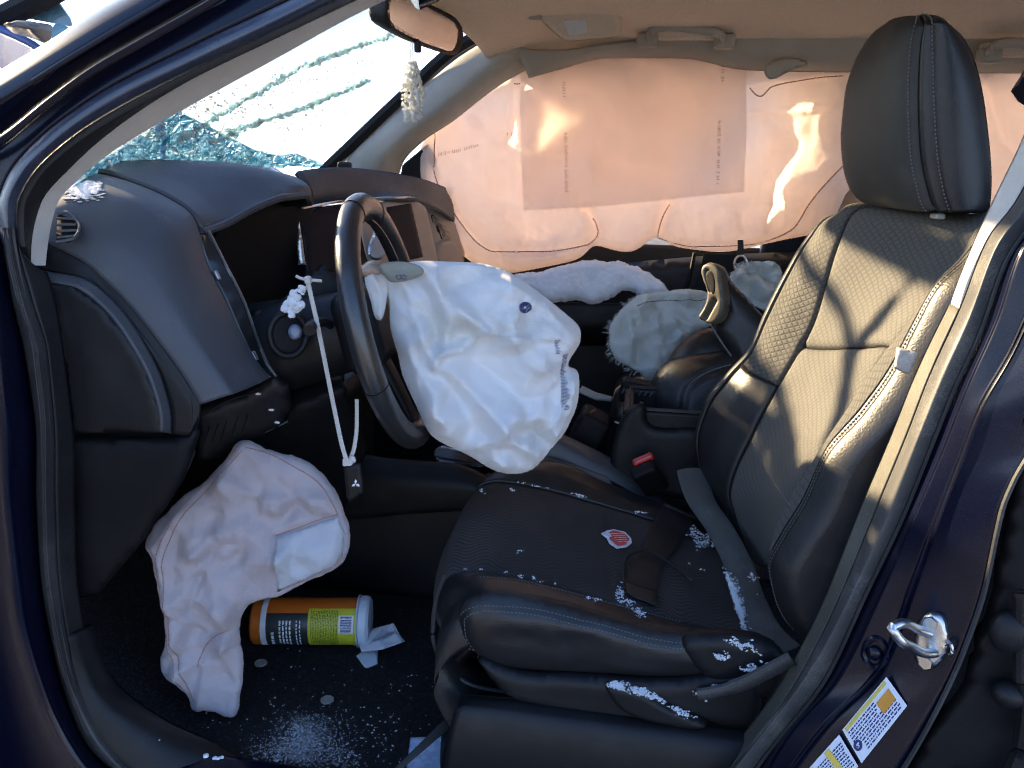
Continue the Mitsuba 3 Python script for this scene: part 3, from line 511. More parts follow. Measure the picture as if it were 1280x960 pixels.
H = [PX([(96, 216), (122, 216), (165, 229), (215, 251), (243, 273), (252, 291)], .275)+np.array([0, .003, .006]), PX([(130, 203), (170, 211), (215, 228), (252, 250), (272, 268), (280, 277)], .34), PX([(206, 200), (232, 206), (265, 220), (290, 236), (312, 252), (320, 256)], .42),
     PX([(275, 202), (300, 207), (325, 218), (342, 230), (352, 238), (356, 243)], .50), PX([(340, 213), (355, 218), (370, 226), (378, 232), (380, 236), (381, 241)], .58), PX([(372, 222), (380, 226), (386, 231), (390, 237), (391, 243), (389, 250)], .63)]
hoodm = loft(H, .008, 40, 40, (.2, -.3, 1)); dpart('instrument_hood', hoodm, PLA, True, 'padded hood over the instrument binnacle')
lip = np.array([h[-1] for h in H]); dpart('instrument_hood__lip', tube(crv(lip+np.array([-.002, 0, -.005]), 50), .007, 8), PLA)
dpart('binnacle', loft([lip+np.array([-.004, .0, -.008]), lip+np.array([-.06, 0, -.016]), lip+np.array([-.16, 0, -.03])], .004, 40, face=(.3, 0, -1)), PLB, True)
bx = PL(at(310, 320, .40)+np.array([-.10, 0, 0]), (1, -.25, -.10)); bp = Pillow(bx, [(255, 300), (300, 262), (350, 240), (392, 240), (392, 352), (345, 390), (308, 400), (285, 365)], .004, .01, .02, .01, smooth=False)
dpart('instrument_panel', bp.mesh, PLK, True, 'unlit gloss instrument panel under the hood')
dpart('core', cat([rbox((-.50, .74, .60), (.22, 1.26, .40), .03), rbox((-.58, .74, .66), (.10, 1.34, .36), .02)]), PLK)
dpart('top_pad', loft([[(-.66, .06, .80), (-.70, .4, .832), (-.72, .75, .845), (-.70, 1.1, .85), (-.64, 1.42, .83)], [(-.50, .06, .82), (-.54, .4, .86), (-.56, .75, .875), (-.54, 1.1, .88), (-.48, 1.40, .86)], [(-.42, .10, .80), (-.44, .4, .85), (-.42, .75, .872), (-.42, 1.1, .875), (-.42, 1.38, .85)]], .01, 40, face=(0, 0, 1)), PLA, True, 'top of the dashboard under the windshield')
D = [[(372, 214), (430, 209), (480, 214), (536, 226), (560, 236)], [(380, 226), (435, 222), (490, 228), (540, 240), (566, 250)], [(386, 246), (440, 238), (500, 242), (545, 254), (570, 270)], [(380, 259), (440, 249), (519, 247), (550, 262), (572, 282)]]
dpart('passenger_top_pad', loft(along(D, [(.66, 1.36), (.66, 1.36), (.66, 1.36), (.67, 1.36)]), .01, 40, face=(.5, -.3, 1)), PLA, True, 'rounded passenger side top of the dashboard')
dpart('silver_strip', tube(crv(along([[(378, 260), (405, 255), (450, 249), (500, 247), (519, 248)]], [(.67, 1.05)])[0], 40), .003, 6), SILV, lab='silver line along the center of the dashboard')
BEZW = mat('warm_tinted_bezel', dusty((.40, .30, .22), (.46, .35, .26), 18.), .35, metallic=.15)  # brown base colour holds the warm curtain light reflected on the bezel
fp = PL(at(490, 300, .92), (.9, -.42, .25))
dpart('center_panel', Pillow(fp, [(374, 262), (450, 252), (462, 300), (475, 350), (480, 420), (420, 440), (384, 380)], .003, .01, .04, .01, smooth=False).mesh, mat('screen_black', (.008, .008, .015), .4, specular=.25), True, 'gloss black panel left of the central screen')
bz = Pillow(fp, [(440, 254), (519, 250), (530, 256), (540, 290), (552, 345), (560, 380), (480, 390), (455, 320)], .008, .012, .06, .01, smooth=False); dpart('screen_bezel', bz.mesh, BEZW, True, 'brown surround of the central screen, warm reflected light put into its colour')
dpart('screen', Pillow(PL(fp.O+fp.n*.009, fp.n), [(483, 259), (514, 254), (529, 321), (509, 326), (496, 330), (489, 300)], .002, .002, .004, .01, smooth=False).mesh, 'screen_black', 30, 'dark central touch screen')
dpart('vertical_trim', Pillow(PL(at(374, 310, .66), (.5, -.8, .1)), [(374, 277), (378, 300), (382, 331), (373, 331), (371, 305)], .003, .004, .004, .004, smooth=False).mesh, SILV, 30, 'narrow silver shard of trim left of the center panel')
dpart('spoke_trim_reflection', Pillow(PL(at(470, 300, .80), (.8, -.5, .2)), [(461, 320), (466, 292), (474, 277), (480, 282), (478, 322)], .004, .005, .004, .005).mesh, SILV, 30, 'silver vent trim seen through the steering wheel') if False else dpart('center_vent_trim', Pillow(PL(at(470, 300, .80), (.8, -.5, .2)), [(461, 320), (466, 292), (474, 277), (480, 282), (478, 322)], .004, .005, .004, .005).mesh, SILV, 30, 'silver vent trim seen through the steering wheel')
rv = PL(at(548, 285, 1.28), (.8, -.55, .2)); dpart('passenger_end', Pillow(rv, [(519, 249), (552, 262), (572, 282), (580, 330), (560, 370), (545, 345), (536, 300)], .01, .03, .05, .012).mesh, BEZW, True)
dpart('side_vent', Pillow(PL(rv.O+rv.n*.008, rv.n), [(537, 268), (545, 270), (558, 296), (553, 302), (545, 290)], .002, .003, .01, .006).mesh, PLK, 30, 'passenger side air vent')
for k in range(4): dpart('side_vent__slat', quad([rv.p3(*q)+rv.n*.015 for q in ((539+k*4, 270+k*7), (548+k*4, 276+k*7), (549+k*4, 278.5+k*7), (540+k*4, 273+k*7))], .002), BEZW, False)
dpart('passenger_end', Pillow(PL(rv.O+rv.n*.01, rv.n), [(536, 316), (556, 299), (568, 304), (575, 320), (574, 332), (545, 334)], .016, .012, .01, .008).mesh, BEZW, True, 'rounded brown corner below the passenger vent')
dpart('dash_sensor', cat([rbox(at(431, 214, 1.10), (.03, .03, .045), .006), rbox(at(430, 223, 1.06), (.10, .05, .012), .005)]), PLB, lab='small black sensor standing on the dashboard')
# demister vent by the doorway
vv = [(72, 268), (82, 265), (95, 275), (99, 286), (93, 297), (70, 302)]
vq = [hit(pod, a, b, .0) for a, b in vv]; vO = np.mean([q for q in vq if q is not None], 0); vn = np.cross(M1[2]-M1[0], M2[2]-M1[2]); vn /= np.linalg.norm(vn); vn = vn if vn@(EYE-vO) > 0 else -vn
vp = PL(vO+vn*.006, vn); dpart('demister_vent', Pillow(vp, vv, .001, .003, .008, .006, smooth=False).mesh, PLK, 30, 'small slatted vent at the dashboard end'); vp2 = PL(vO+vn*.009, vn)
dpart('demister_vent__frame', tube(crv([vp2.p3(a, b) for a, b in vv], 40), .0022, 6), PLA)
for k in range(4): dpart('demister_vent__slat', tube([vp2.p3(71, 273+k*8), vp2.p3(93+2*(k % 3), 274+k*7)], .0018, 6), PLA)
# black band and silver line to the right of the pod
SL = [(262, 288), (283, 330), (306, 376), (321, 418), (337, 457), (346, 470)]; BL = [(249, 290), (258, 330), (277, 367), (302, 420), (319, 450), (338, 471)]
SL3 = along([SL], [.29])[0]
dpart('vent_band', loft(along([BL, SL], [.266, .29]), .006, 40), GLO, True)
dpart('vent_band__silver_line', tube(crv(SL3+np.array([0, -.003, 0]), 50), .0026, 6), SILV, lab='long silver line down the dashboard')
for q in ((271, 344), (318, 445)): dpart('vent_band__clip', rbox(at(q[0], q[1], .27), (.006, .01, .016), .002, rot((0, 1, 0), -25)), SILV)
low = Pillow(PL(at(300, 430, .30), (.55, -.8, .15)), [(262, 290), (283, 330), (306, 376), (321, 418), (346, 470), (430, 480), (440, 350), (400, 330), (384, 350), (340, 382), (300, 392)], .004, .01, .05, .01, smooth=False)
dpart('column_surround', low.mesh, PLB, True)
kn = Pillow(PL(at(300, 520, .28), (.45, -.8, -.25)), [(244, 512), (300, 494), (345, 468), (362, 478), (366, 510), (352, 534), (318, 548), (268, 574), (246, 580)], .01, .02, .05, .01, smooth=False); dpart('knee_panel', kn.mesh, PLB, True, 'lower knee panel with narrow slots')
dpart('knee_panel__slot', cat([tube([kn.on(a, b), kn.on(a-7, b+22)], .0011, 5) for a, b in ((262, 528), (272, 526), (283, 522), (297, 517), (309, 514))]), PLK)
dpart('knee_panel__gap', tube([kn.on(*q, .0005) for q in ((252, 518), (285, 500), (322, 488))], .002, 6, 20), PLK)
for q in ((322, 489), (338, 508), (345, 524)): dpart('knee_panel__scuff', lump(kn.on(*q), .004, int(q[0]), (1.3, .5, .5), 1), SNOW, True)
dpart('knee_panel__edge', tube([kn.on(*q, -.001) for q in ((268, 572), (318, 546), (340, 534), (360, 527))], .0018, 6, 20), PLA)
dpart('under_panel', Pillow(PL(at(330, 600, .42), (.35, -.7, -.5)), [(246, 560), (318, 540), (366, 505), (430, 480), (460, 560), (420, 660), (330, 640), (220, 640)], .01, .03, .08, .012, smooth=False).mesh, PLK, True)
# column shroud, ignition ring
WC = np.array([-.008, .376, .655]); WU = np.array([-.245, 0, .97]); WU /= np.linalg.norm(WU); WNn = np.array([.97, .075, .245]); WNn /= np.linalg.norm(WNn); WL = np.cross(WNn, WU); WL = WL if WL[1] > 0 else -WL; WC = WC+np.array([-.012, 0, 0])
thing('ignition_switch', 'round black ignition switch with bluish key end on the steering column', 'ignition switch')
ip = PL(at(360, 418, .27), (.55, -.8, .1))
add('ignition_switch__ring', tube(ring([ip.p3(360+23*math.cos(a), 418+27*math.sin(a)) for a in np.linspace(0, 6.28, 13)[:-1]], 50), .0055, 8, closed=True), PLB)
add('ignition_switch__bezel', Pillow(ip, [(360+20*math.cos(a), 418+23*math.sin(a)) for a in np.linspace(0, 6.28, 17)[:-1]], .001, .003, .004, .004).mesh, PLK, 30)
add('ignition_switch__key_end', Pillow(PL(ip.O+ip.n*.008, ip.n), [(369+9*math.cos(a), 415+10*math.sin(a)) for a in np.linspace(0, 6.28, 13)[:-1]], .006, .005, .008, .003).mesh, mat('key_blue', (.16, .20, .28), .25, clearcoat=.8), 40)
thing('snow_clump', 'small snow clump resting on the steering column above the ignition switch', 'snow')
g = np.random.default_rng(61); add('snow_clump__mass', cat([lump(at(367+g.normal(0, 4.5), 380+g.normal(0, 5), .262+g.normal(0, .003)), g.uniform(.003, .007), i, (1, .8, .9), 2, .45) for i in range(40)]+[lump(at(376+g.normal(0, 4), 364+g.normal(0, 3), .262), g.uniform(.002, .005), i, (1.2, .8, .8), 1, .6) for i in range(12)]), SNOW, True)
# ------------------------------------------------------------------ steering wheel
SW = 'steering_wheel'; thing(SW, 'black leather steering wheel with the deflated white airbag hanging from it', 'steering wheel')
th = np.linspace(0, 2*np.pi, 96, endpoint=False); RW = .191
rimp = WC+np.outer(np.cos(th)*RW, WU)+np.outer(np.sin(th)*RW, WL)
add(f'{SW}__rim', tube(rimp, .0183, 16, ry=.0216, ref=WNn, closed=True), LEAG, True)
for b in (-.35, -1.95, 1.95, .35):
    ph = np.linspace(0, 2*np.pi, 24); add(f'{SW}__rim__seam', tube(WC+np.outer(np.cos(b+np.zeros(24))*(RW+.0219*np.cos(ph)), WU)+np.outer(np.sin(b+np.zeros(24))*(RW+.0219*np.cos(ph)), WL)+np.outer(.0186*np.sin(ph), WNn), .0009, 4), PLK)
for t2 in (np.linspace(-1.9, -.2, 40), np.linspace(.2, 1.9, 40)): add(f'{SW}__rim__inlay', tube(WC+np.outer(np.cos(t2)*(RW-.0216), WU)+np.outer(np.sin(t2)*(RW-.0216), WL)+WNn*.004, .0012, 4), THRD)
hub = WC-WNn*.045
def spoke(a, w):
    e = WC+WU*math.cos(a)*RW*.97+WL*math.sin(a)*RW*.97; d = e-hub; sd = np.cross(d, WNn); sd /= np.linalg.norm(sd)
    return loft([[hub+sd*s*w+WNn*b, hub+d*.5+sd*s*w*.8+WNn*b, e+sd*s*w*.7+WNn*b*.5] for s, b in ((-1, 0), (-.7, .008), (0, .012), (.7, .008), (1, 0))], .012, 20, face=WNn)
for a, w in ((-math.pi/2-.1, .028), (math.pi/2+.1, .028), (math.pi, .03)): add(f'{SW}__spoke', spoke(a, w), PLB, True)
add(f'{SW}__spoke__silver_inlay', tube([WC+WU*-.02-np.array([0, .15, 0])-WNn*.01, WC+WU*-.05-np.array([0, .13, 0])-WNn*.01, WC-WU*.10-np.array([0, .11, 0])-WNn*.01], .004, 6, 16), SILV)
add(f'{SW}__hub', rbox(hub, (.07, .15, .14), .03, frame(WNn, WU)), PLB)
add(f'{SW}__column_shroud', loft([[hub-WNn*t+np.array([0, math.cos(q)*w, 0])+WU*math.sin(q)*w*1.15 for t, w in ((.0, .055), (.08, .062), (.20, .07), (.3, .07))] for q in np.linspace(0, 2*np.pi, 17)], .004, 14, 65, face=(0, 0, 1)), PLB, True)
add(f'{SW}__stalk', tube([hub-WNn*.04+np.array([0, -.05, .02]), hub-WNn*.035+np.array([0, -.13, .035]), hub-WNn*.03+np.array([0, -.165, .03])], [.007]*8+[.009]*8, 8, 16), PLB)
add(f'{SW}__stalk', tube([hub-WNn*.04+np.array([0, .05, .02]), hub-WNn*.035+np.array([0, .13, .035]), hub-WNn*.03+np.array([0, .165, .03])], [.007]*8+[.009]*8, 8, 16), PLB)
add(f'{SW}__airbag_cover_flap', Pillow(YP(.34), [(450, 335), (462, 326), (476, 328), (482, 340), (470, 348), (454, 346)], .02, .012, .02, .005).mesh, BEZW, True, lab='brown torn flap of the airbag cover')
# ------------------------------------------------------------------ driver airbag
AB = 'driver_airbag'; thing(AB, 'deflated crumpled white airbag hanging out of the steering wheel', 'airbag')
ao = [(482, 346), (500, 331), (528, 326), (562, 327), (600, 329), (636, 340), (664, 358), (688, 376), (712, 396), (725, 411), (723, 432), (712, 449), (711, 458), (720, 462), (724, 482), (719, 512), (702, 545), (688, 562), (668, 584), (645, 592), (618, 588), (592, 573), (566, 560), (540, 545), (526, 520), (512, 490), (502, 465), (497, 442), (488, 410), (486, 376)]
ap = PL(at(600, 450, .375), (.30, -1, .12))
acr = [([(528, 330), (556, 372), (600, 412)], .020, .012), ([(600, 412), (575, 432), (548, 438)], .016, .008), ([(548, 378), (560, 400), (552, 432), (543, 455)], .014, .009), ([(496, 345), (512, 378), (520, 400), (542, 455)], .012, .010), ([(560, 462), (600, 500), (640, 545), (665, 560)], .018, .012), ([(590, 448), (635, 480), (660, 520), (670, 545)], -.012, .012), ([(600, 412), (640, 420), (690, 420)], .007, .006), ([(640, 410), (668, 362)], -.004, .004),
       ([(545, 460), (570, 490), (590, 530), (640, 565)], -.014, .013), ([(535, 530), (560, 490), (568, 475)], -.006, .006), ([(585, 560), (600, 545), (640, 548)], .008, .007), ([(720, 460), (700, 500), (682, 530), (660, 545)], .006, .005), ([(510, 340), (535, 375), (546, 430)], -.016, .010), ([(570, 340), (640, 372), (700, 400)], .004, .010), ([(575, 445), (640, 440), (690, 422)], -.005, .010), ([(660, 588), (672, 560), (690, 540)], .007, .006), ([(500, 430), (530, 470), (550, 520)], .007, .007)]
bag = Pillow(ap, ao, .036, .055, .05, .0036, acr, [(.006, 12, 12), (.003, 36, 30)], 3, crump=(60, .016, .05))
add(f'{AB}__bag', bag.mesh, BAGW, True)
sc = Pillow(PL(at(472, 350, .335), (.4, -1, .1)), [(456, 346), (464, 337), (478, 341), (487, 350), (484, 372), (476, 400), (468, 396), (462, 372)], .012, .012, .008, .003, [([(466, 345), (476, 370), (474, 395)], .006, .004)], [(.004, 40, 40)], 8); add(f'{AB}__side_fold', sc.mesh, BAGW, True)
tab = Pillow(PL(at(500, 340, .30), (.2, -1, .25)), [(474, 334), (482, 328), (522, 331), (530, 340), (522, 347), (492, 353), (483, 348)], .004, .006, .003, .002, [([(483, 345), (525, 342)], .004, .004)]); add(f'{AB}__fabric_tab', tab.mesh, mat('tab_cloth', dusty((.26, .26, .21), (.34, .34, .28), 30.), .85), True, lab='grey green fabric tab at the top of the airbag')
add(f'{AB}__fabric_tab__print', cat([tube(ring([tab.on(499+d+3*math.cos(a), 347+2.5*math.sin(a)) for a in np.linspace(0, 6.28, 9)[:-1]], 16), .0006, 4, closed=True) for d in (0, 6)]), INK)
for q in ([(600, 412), (640, 418), (688, 421)], [(668, 362), (648, 392), (628, 412)], [(718, 462), (700, 500), (680, 530), (662, 548)], [(548, 438), (575, 436), (600, 412)]): add(f'{AB}__seam', bag.line(q, .0010, 50), BAGW)
vm = bag.on(650, 383)
add(f'{AB}__vent_mark', cat([tube(ring([bag.on(650+k*math.cos(a), 383+k*.8*math.sin(a)) for a in np.linspace(0, 6.28, 13)[:-1]], 30), .0012, 5, closed=True) for k in (3.2, 5.4, 7.6)]), INK, lab='round dark blue printed mark on the airbag')
g = np.random.default_rng(5); pr = []
for (x0, y0, x1, y1, n, w) in ((688, 422, 690, 438, 9, 7), (700, 440, 700, 506, 40, 9)):
    for k in range(n):
        t = k/(n-1); a, b = x0+(x1-x0)*t, y0+(y1-y0)*t; l = w*g.uniform(.45, 1)
        pr.append(tube([bag.on(a-w/2, b+.2), bag.on(a-w/2+l*.5, b), bag.on(a-w/2+l, b+g.normal(0, .3))], .00055, 4))
add(f'{AB}__printed_code', cat(pr), INK, False, lab='column of dark blue printed strokes on the airbag')

# ------------------------------------------------------------------ side curtain airbag, passenger side
SC = 'side_curtain_airbag'; thing(SC, 'large pink deployed side curtain airbag hanging over the passenger windows, glowing with sunlight', 'airbag')
co = [(652, 66), (646, 88), (622, 105), (598, 124), (570, 142), (545, 160), (530, 176), (523, 200), (528, 232), (540, 262), (560, 292), (578, 318), (600, 334), (622, 342), (660, 338), (700, 330), (728, 320), (742, 308), (765, 312), (790, 314), (806, 305), (822, 297), (840, 306), (868, 312), (900, 315), (930, 311), (965, 303), (1000, 296), (1030, 290), (1060, 282), (1110, 280), (1180, 285), (1230, 272), (1300, 262), (1420, 250), (1500, 200), (1500, 60), (1280, 50), (1000, 56), (800, 46)]
ccr = [([(545, 168), (548, 205), (560, 245), (582, 280), (606, 306), (622, 314), (680, 314), (735, 306)], -.014, .008), ([(735, 306), (748, 290), (742, 272), (734, 262)], -.034, .010), ([(822, 296), (826, 275), (836, 255)], -.038, .011), ([(822, 296), (870, 308), (930, 306), (985, 288), (1012, 250), (1056, 200)], -.012, .008), ([(750, 306), (790, 309), (815, 300)], -.008, .006),
       ([(650, 96), (648, 140), (652, 180)], -.018, .010), ([(934, 110), (960, 106), (1010, 100), (1060, 92)], -.010, .008), ([(960, 150), (985, 180), (958, 240), (945, 290)], .016, .020), ([(936, 145), (1000, 142), (1040, 136)], -.008, .008), ([(600, 150), (640, 190), (655, 240)], .010, .02), ([(560, 190), (600, 230), (640, 290)], .008, .02), ([(1230, 100), (1240, 180), (1290, 230)], -.012, .01)]
cpn = PL((.3, 1.375, .9), (-.02, -1, .05)); g = np.random.default_rng(88)
for a, b in list(zip(np.linspace(600, 730, 9), np.linspace(330, 316, 9)))+list(zip(np.linspace(830, 1050, 12), np.linspace(302, 282, 12)))+list(zip(np.linspace(545, 585, 6), np.linspace(240, 318, 6))):
    k = g.uniform(18, 46); ccr.append(([(a, b), (a+g.normal(4, 5), b-k*.5), (a+g.normal(2, 9), b-k)], g.choice([-1, 1])*g.uniform(.004, .010), .007))
curt = Pillow(cpn, co, .040, .06, .010, .008, ccr, [(.018, 7, 5), (.007, 20, 13)], 6, crump=(80, .015, .11))
cF, cV = curt.mesh.faces, curt.mesh.vertices; nb = len(cF)//2; cc_ = np.c_[(cV[cF[nb:]].mean(1)-cpn.O)@cpn.a, (cV[cF[nb:]].mean(1)-cpn.O)@cpn.b]; keep = np.ones(len(cF), bool)
for pl_, rr in (([(580, 128), (640, 100)], .045), ([(935, 112), (915, 170), (885, 225)], .034)): keep[nb:] &= distance(shp_points(cc_), LineString([cpn.p2(*q) for q in pl_])) > rr*(.7+.6*meshkit.fbm(np.c_[cc_*14, cc_[:, :1]*0], 3))  # holes cut in the unseen back layer so sun makes glow patches in front
add(f'{SC}__bag', trimesh.Trimesh(cV, cF[keep], process=True), BAGP, True)
pn = Pillow(PL(cpn.O+cpn.n*.056, cpn.n), [(650, 84), (700, 76), (760, 66), (850, 66), (934, 78), (933, 160), (930, 240), (860, 247), (740, 259), (654, 263), (652, 180)], .002, .004, .002, .010, [([(700, 120), (780, 130), (850, 118)], .004, .03)], [(.003, 5, 4)], 4, smooth=False)
pm = pn.mesh; pv = pm.vertices-pn.pl.n*.056; pd_, pi_ = curt.k.query(np.c_[(pv-cpn.O)@cpn.a, (pv-cpn.O)@cpn.b], 6); pv = pv+cpn.n*(.75*curt.h[pi_].mean(1)+.25*curt.h.max()*.9)[:, None]+cpn.n*.006; pn.h = pn.h*0+((pv-pn.pl.O)@pn.pl.n)[:len(pn.h)]; pm = trimesh.Trimesh(pv, pm.faces[:len(pm.faces)//2], process=True); add(f'{SC}__cloth_panel', pm, BAGT, True, lab='flat rectangular cloth panel in the middle of the curtain airbag')
for q in ([(545, 166), (546, 205), (560, 246), (582, 281), (606, 307), (622, 314), (680, 314), (735, 306)], [(822, 297), (870, 308), (930, 306), (985, 289), (1012, 251), (1056, 201)], [(936, 112), (948, 124), (962, 112), (1010, 102), (1050, 98)], [(735, 306), (748, 291), (742, 273)], [(822, 296), (827, 275), (837, 256)], [(646, 108), (690, 104), (780, 90)]): add(f'{SC}__stitch_line', curt.line(q, .0016, 60, .0005), THRD)
g = np.random.default_rng(9)
def strokes(pl, x0, y0, x1, y1, n, w, r=.0008):
    ms = []
    for k in range(n):
        if g.random() < .15: continue
        t = k/(n-1); a, b = x0+(x1-x0)*t, y0+(y1-y0)*t; l = w*g.uniform(.5, 1); v = abs(x1-x0) > abs(y1-y0)
        ms.append(tube([pl.on(a, b-l/2), pl.on(a+g.normal(0, .4), b+l/2)] if v else [pl.on(a-l/2, b), pl.on(a+l/2, b+g.normal(0, .4))], r, 4))
    return cat(ms)
for pl, a in ((pn, (707, 168, 709, 240, 26, 5)), (pn, (899, 152, 897, 230, 28, 5)), (pn, (706, 104, 706, 122, 6, 5)), (pn, (903, 84, 903, 102, 6, 5)), (curt, (552, 195, 606, 184, 22, 5)), (curt, (640, 171, 652, 171, 4, 4))): add(f'{SC}__printed_code', strokes(pl, *a), INKP, False, lab='row of faint printed strokes on the curtain airbag' if a[0] == 707 else None)
# ------------------------------------------------------------------ knee airbag
KA = 'knee_airbag'; thing(KA, 'deflated mauve white knee airbag drooping from under the dashboard to the floor', 'airbag')
ko = [(304, 550), (330, 560), (360, 569), (386, 578), (406, 596), (420, 614), (431, 640), (437, 666), (435, 690), (424, 708), (392, 724), (345, 746), (318, 752), (303, 768), (301, 800), (305, 830), (300, 868), (292, 896), (268, 890), (240, 886), (234, 868), (214, 852), (200, 830), (208, 800), (203, 760), (194, 722), (187, 690), (181, 682), (195, 655), (213, 636), (232, 618), (256, 600), (282, 572)]
kp = PL(at(310, 680, .235), (.25, -1, .15)); kcr = [([(300, 560), (250, 612), (215, 650), (205, 720), (210, 790), (230, 860)], .006, .006), ([(345, 668), (344, 745)], -.006, .004), ([(345, 668), (425, 640)], -.006, .005), ([(230, 720), (300, 680), (350, 640)], .007, .008), ([(300, 700), (320, 640), (330, 600)], -.006, .010), ([(220, 640), (260, 700), (290, 760)], .009, .012), ([(350, 600), (390, 640), (430, 660)], -.005, .009), ([(210, 760), (260, 790), (300, 780)], -.008, .008), ([(250, 880), (260, 820), (290, 800)], .006, .007), ([(280, 590), (330, 620), (410, 620)], .006, .008), ([(268, 690), (250, 730), (240, 760)], -.006, .005)]
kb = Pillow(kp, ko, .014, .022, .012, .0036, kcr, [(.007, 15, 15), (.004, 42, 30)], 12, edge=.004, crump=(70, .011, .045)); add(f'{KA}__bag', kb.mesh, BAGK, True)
kpat = Pillow(PL(kp.O+kp.n*.0015, kp.n), [(348, 668), (390, 655), (424, 642), (432, 666), (430, 688), (420, 704), (390, 718), (348, 738)], .002, .004, .001, .006, smooth=False)
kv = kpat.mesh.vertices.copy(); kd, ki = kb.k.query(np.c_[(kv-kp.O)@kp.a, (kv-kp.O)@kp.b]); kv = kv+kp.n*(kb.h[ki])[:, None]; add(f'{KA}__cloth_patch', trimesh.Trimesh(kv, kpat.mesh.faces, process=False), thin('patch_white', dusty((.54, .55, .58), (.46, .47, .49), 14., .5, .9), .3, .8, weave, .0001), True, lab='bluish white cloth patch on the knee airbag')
for q in ([(300, 556), (262, 600), (222, 645), (203, 700), (210, 760), (220, 820), (238, 870)], [(306, 560), (268, 604), (230, 647), (211, 702), (217, 760), (227, 820), (246, 872)], [(310, 557), (360, 576), (402, 604), (424, 645), (429, 690), (390, 717), (345, 738)], [(250, 830), (262, 800), (290, 782)], [(345, 668), (424, 640)]): add(f'{KA}__stitch_line', kb.line(q, .0009, 60, .0004), THRD)
# ------------------------------------------------------------------ driver seat
DS = 'driver_seat'; thing(DS, 'black leather and patterned cloth driver seat with headrest, sunlit across its backrest', 'seat')
def app(c, pre=(), post=()): return np.vstack([c[0]+np.asarray(p) for p in pre]+[c]+[c[-1]+np.asarray(p) for p in post]) if len(post) or len(pre) else c
tc = [(.012, 0, .012), (.045, .0, .018), (.10, 0, .0)]
k1 = PX([(905, 660), (880, 610), (871, 570), (868, 545), (880, 503), (908, 466), (936, 434), (953, 394), (977, 346), (1004, 300), (1030, 272), (1052, 264)], .60); k1[:, 1] = np.linspace(.585, .575, 12)*.3+k1[:, 1]*.7
k2 = PX([(938, 700), (914, 640), (909, 618), (943, 534), (978, 468), (1015, 402), (1046, 300), (1060, 270)], .50); k4 = PX([(985, 720), (978, 680), (988, 630), (1025, 561), (1067, 506), (1094, 455), (1149, 389), (1204, 328), (1222, 285)], .255)
k3 = (crv(k2, 30)+crv(k4, 30))/2+np.array([.012, 0, 0])
k5 = PX([(1005, 800), (977, 768), (966, 738), (961, 706), (976, 675), (1004, 630), (1031, 568), (1080, 513), (1114, 465), (1141, 410), (1169, 358), (1203, 326), (1232, 292)], .18)
k0 = k1+np.array([.09, .035, -.01])
k15 = (crv(k1, 30)+crv(k2, 30))/2+np.array([-.010, 0, 0]); k45 = (crv(k4, 30)+crv(k5, 30))/2+np.array([-.008, 0, 0])
k6 = crv(k5, 30)+np.array([.035, -.035, 0]); k7 = crv(k5, 30)+np.array([.16, -.03, 0]); km = crv(k1, 30)+np.array([.02, .022, 0])
cols = [crv(app(c, (), tc), 90) for c in (k0, km, k1, k15, k2, k3, k4, k45, k5, k6, k7)]
NB = 10
def across(cols, per=10):
    "smooth surface through the curves; curve k is column k*per"
    d = np.r_[0, np.cumsum([np.linalg.norm(cols[k+1]-cols[k], axis=1).mean() for k in range(len(cols)-1)])]; t = np.concatenate([np.linspace(d[k], d[k+1], per, endpoint=False) for k in range(len(cols)-1)]+[d[-1:]])
    return np.stack([PchipInterpolator(d, np.array([c[i] for c in cols]))(t) for i in range(len(cols[0]))], 0)
SB = across(cols)
BN = gnorm(SB); BN = BN if (BN[:, 50, 0].mean() < 0) else -BN
per = 10; G2 = SB.copy()
N2 = gnorm(G2); N2 = N2 if N2[40, 50, 0] < 0 else -N2
split = int(np.argmin([abs(G2[i, 50, 2]-at(1053, 430, .38)[2]) for i in range(90)]))
jj = np.arange(NB*per+1)[None, :]; ii = np.arange(90)[:, None]
groove = sum(np.exp(-((jj-c*per)/.8)**2) for c in (4, 6, 8))*.005+np.where((jj >= 40) & (jj <= 60), np.exp(-((ii-split)/.8)**2)*.006, 0)
G2 = G2-N2*groove[..., None]+N2*(.0035*(meshkit.fbm(G2*9, 3)-.5))[..., None]
def slab_(G, th, name, m, lab=None):
    n, k, _ = G.shape; sh = shell(G, th, (-1, -.3, .3)); du = np.r_[0, np.cumsum(np.linalg.norm(np.diff(G[n//2], axis=0), axis=1))]; dv = np.r_[0, np.cumsum(np.linalg.norm(np.diff(G[:, k//2], axis=0), axis=1))]
    fl = (gnorm(G)@np.array([-1, -.3, .3])).mean() < 0; U = np.stack(np.broadcast_arrays(du[None, :], dv[:, None]), -1); U = U[:, ::-1] if fl else U; U = np.vstack([U.reshape(-1, 2)]*2)
    return add(f'{DS}__{name}', sh, m, True, uv=U, lab=lab), sh
bm = shell(G2[:, 20:], .01, (-1, -.3, .3))
lo = int(np.argmin([abs(G2[i, 20, 2]-at(930, 450, .58)[2]) for i in range(90)]))
slab_(G2[:, :24], .01, 'backrest_side', LEA, None); 
slab_(G2[:lo+1, 24:41], .01, 'backrest_bolster', LEA, 'leather lower end of the far backrest bolster'); slab_(G2[lo:, 24:41], .01, 'backrest_bolster', FAB, 'cloth covered far bolster of the backrest')
slab_(G2[:split+1, 40:61], .01, 'backrest_insert', FABI, 'lower cloth insert of the backrest'); slab_(G2[split:, 40:61], .01, 'backrest_insert', FABI, 'upper cloth insert of the backrest')
slab_(G2[:, 60:78], .01, 'backrest_bolster', FAB, 'near bolster of the backrest'); slab_(G2[:, 77:], .01, 'backrest_side', LEA, 'black leather near side of the backrest')
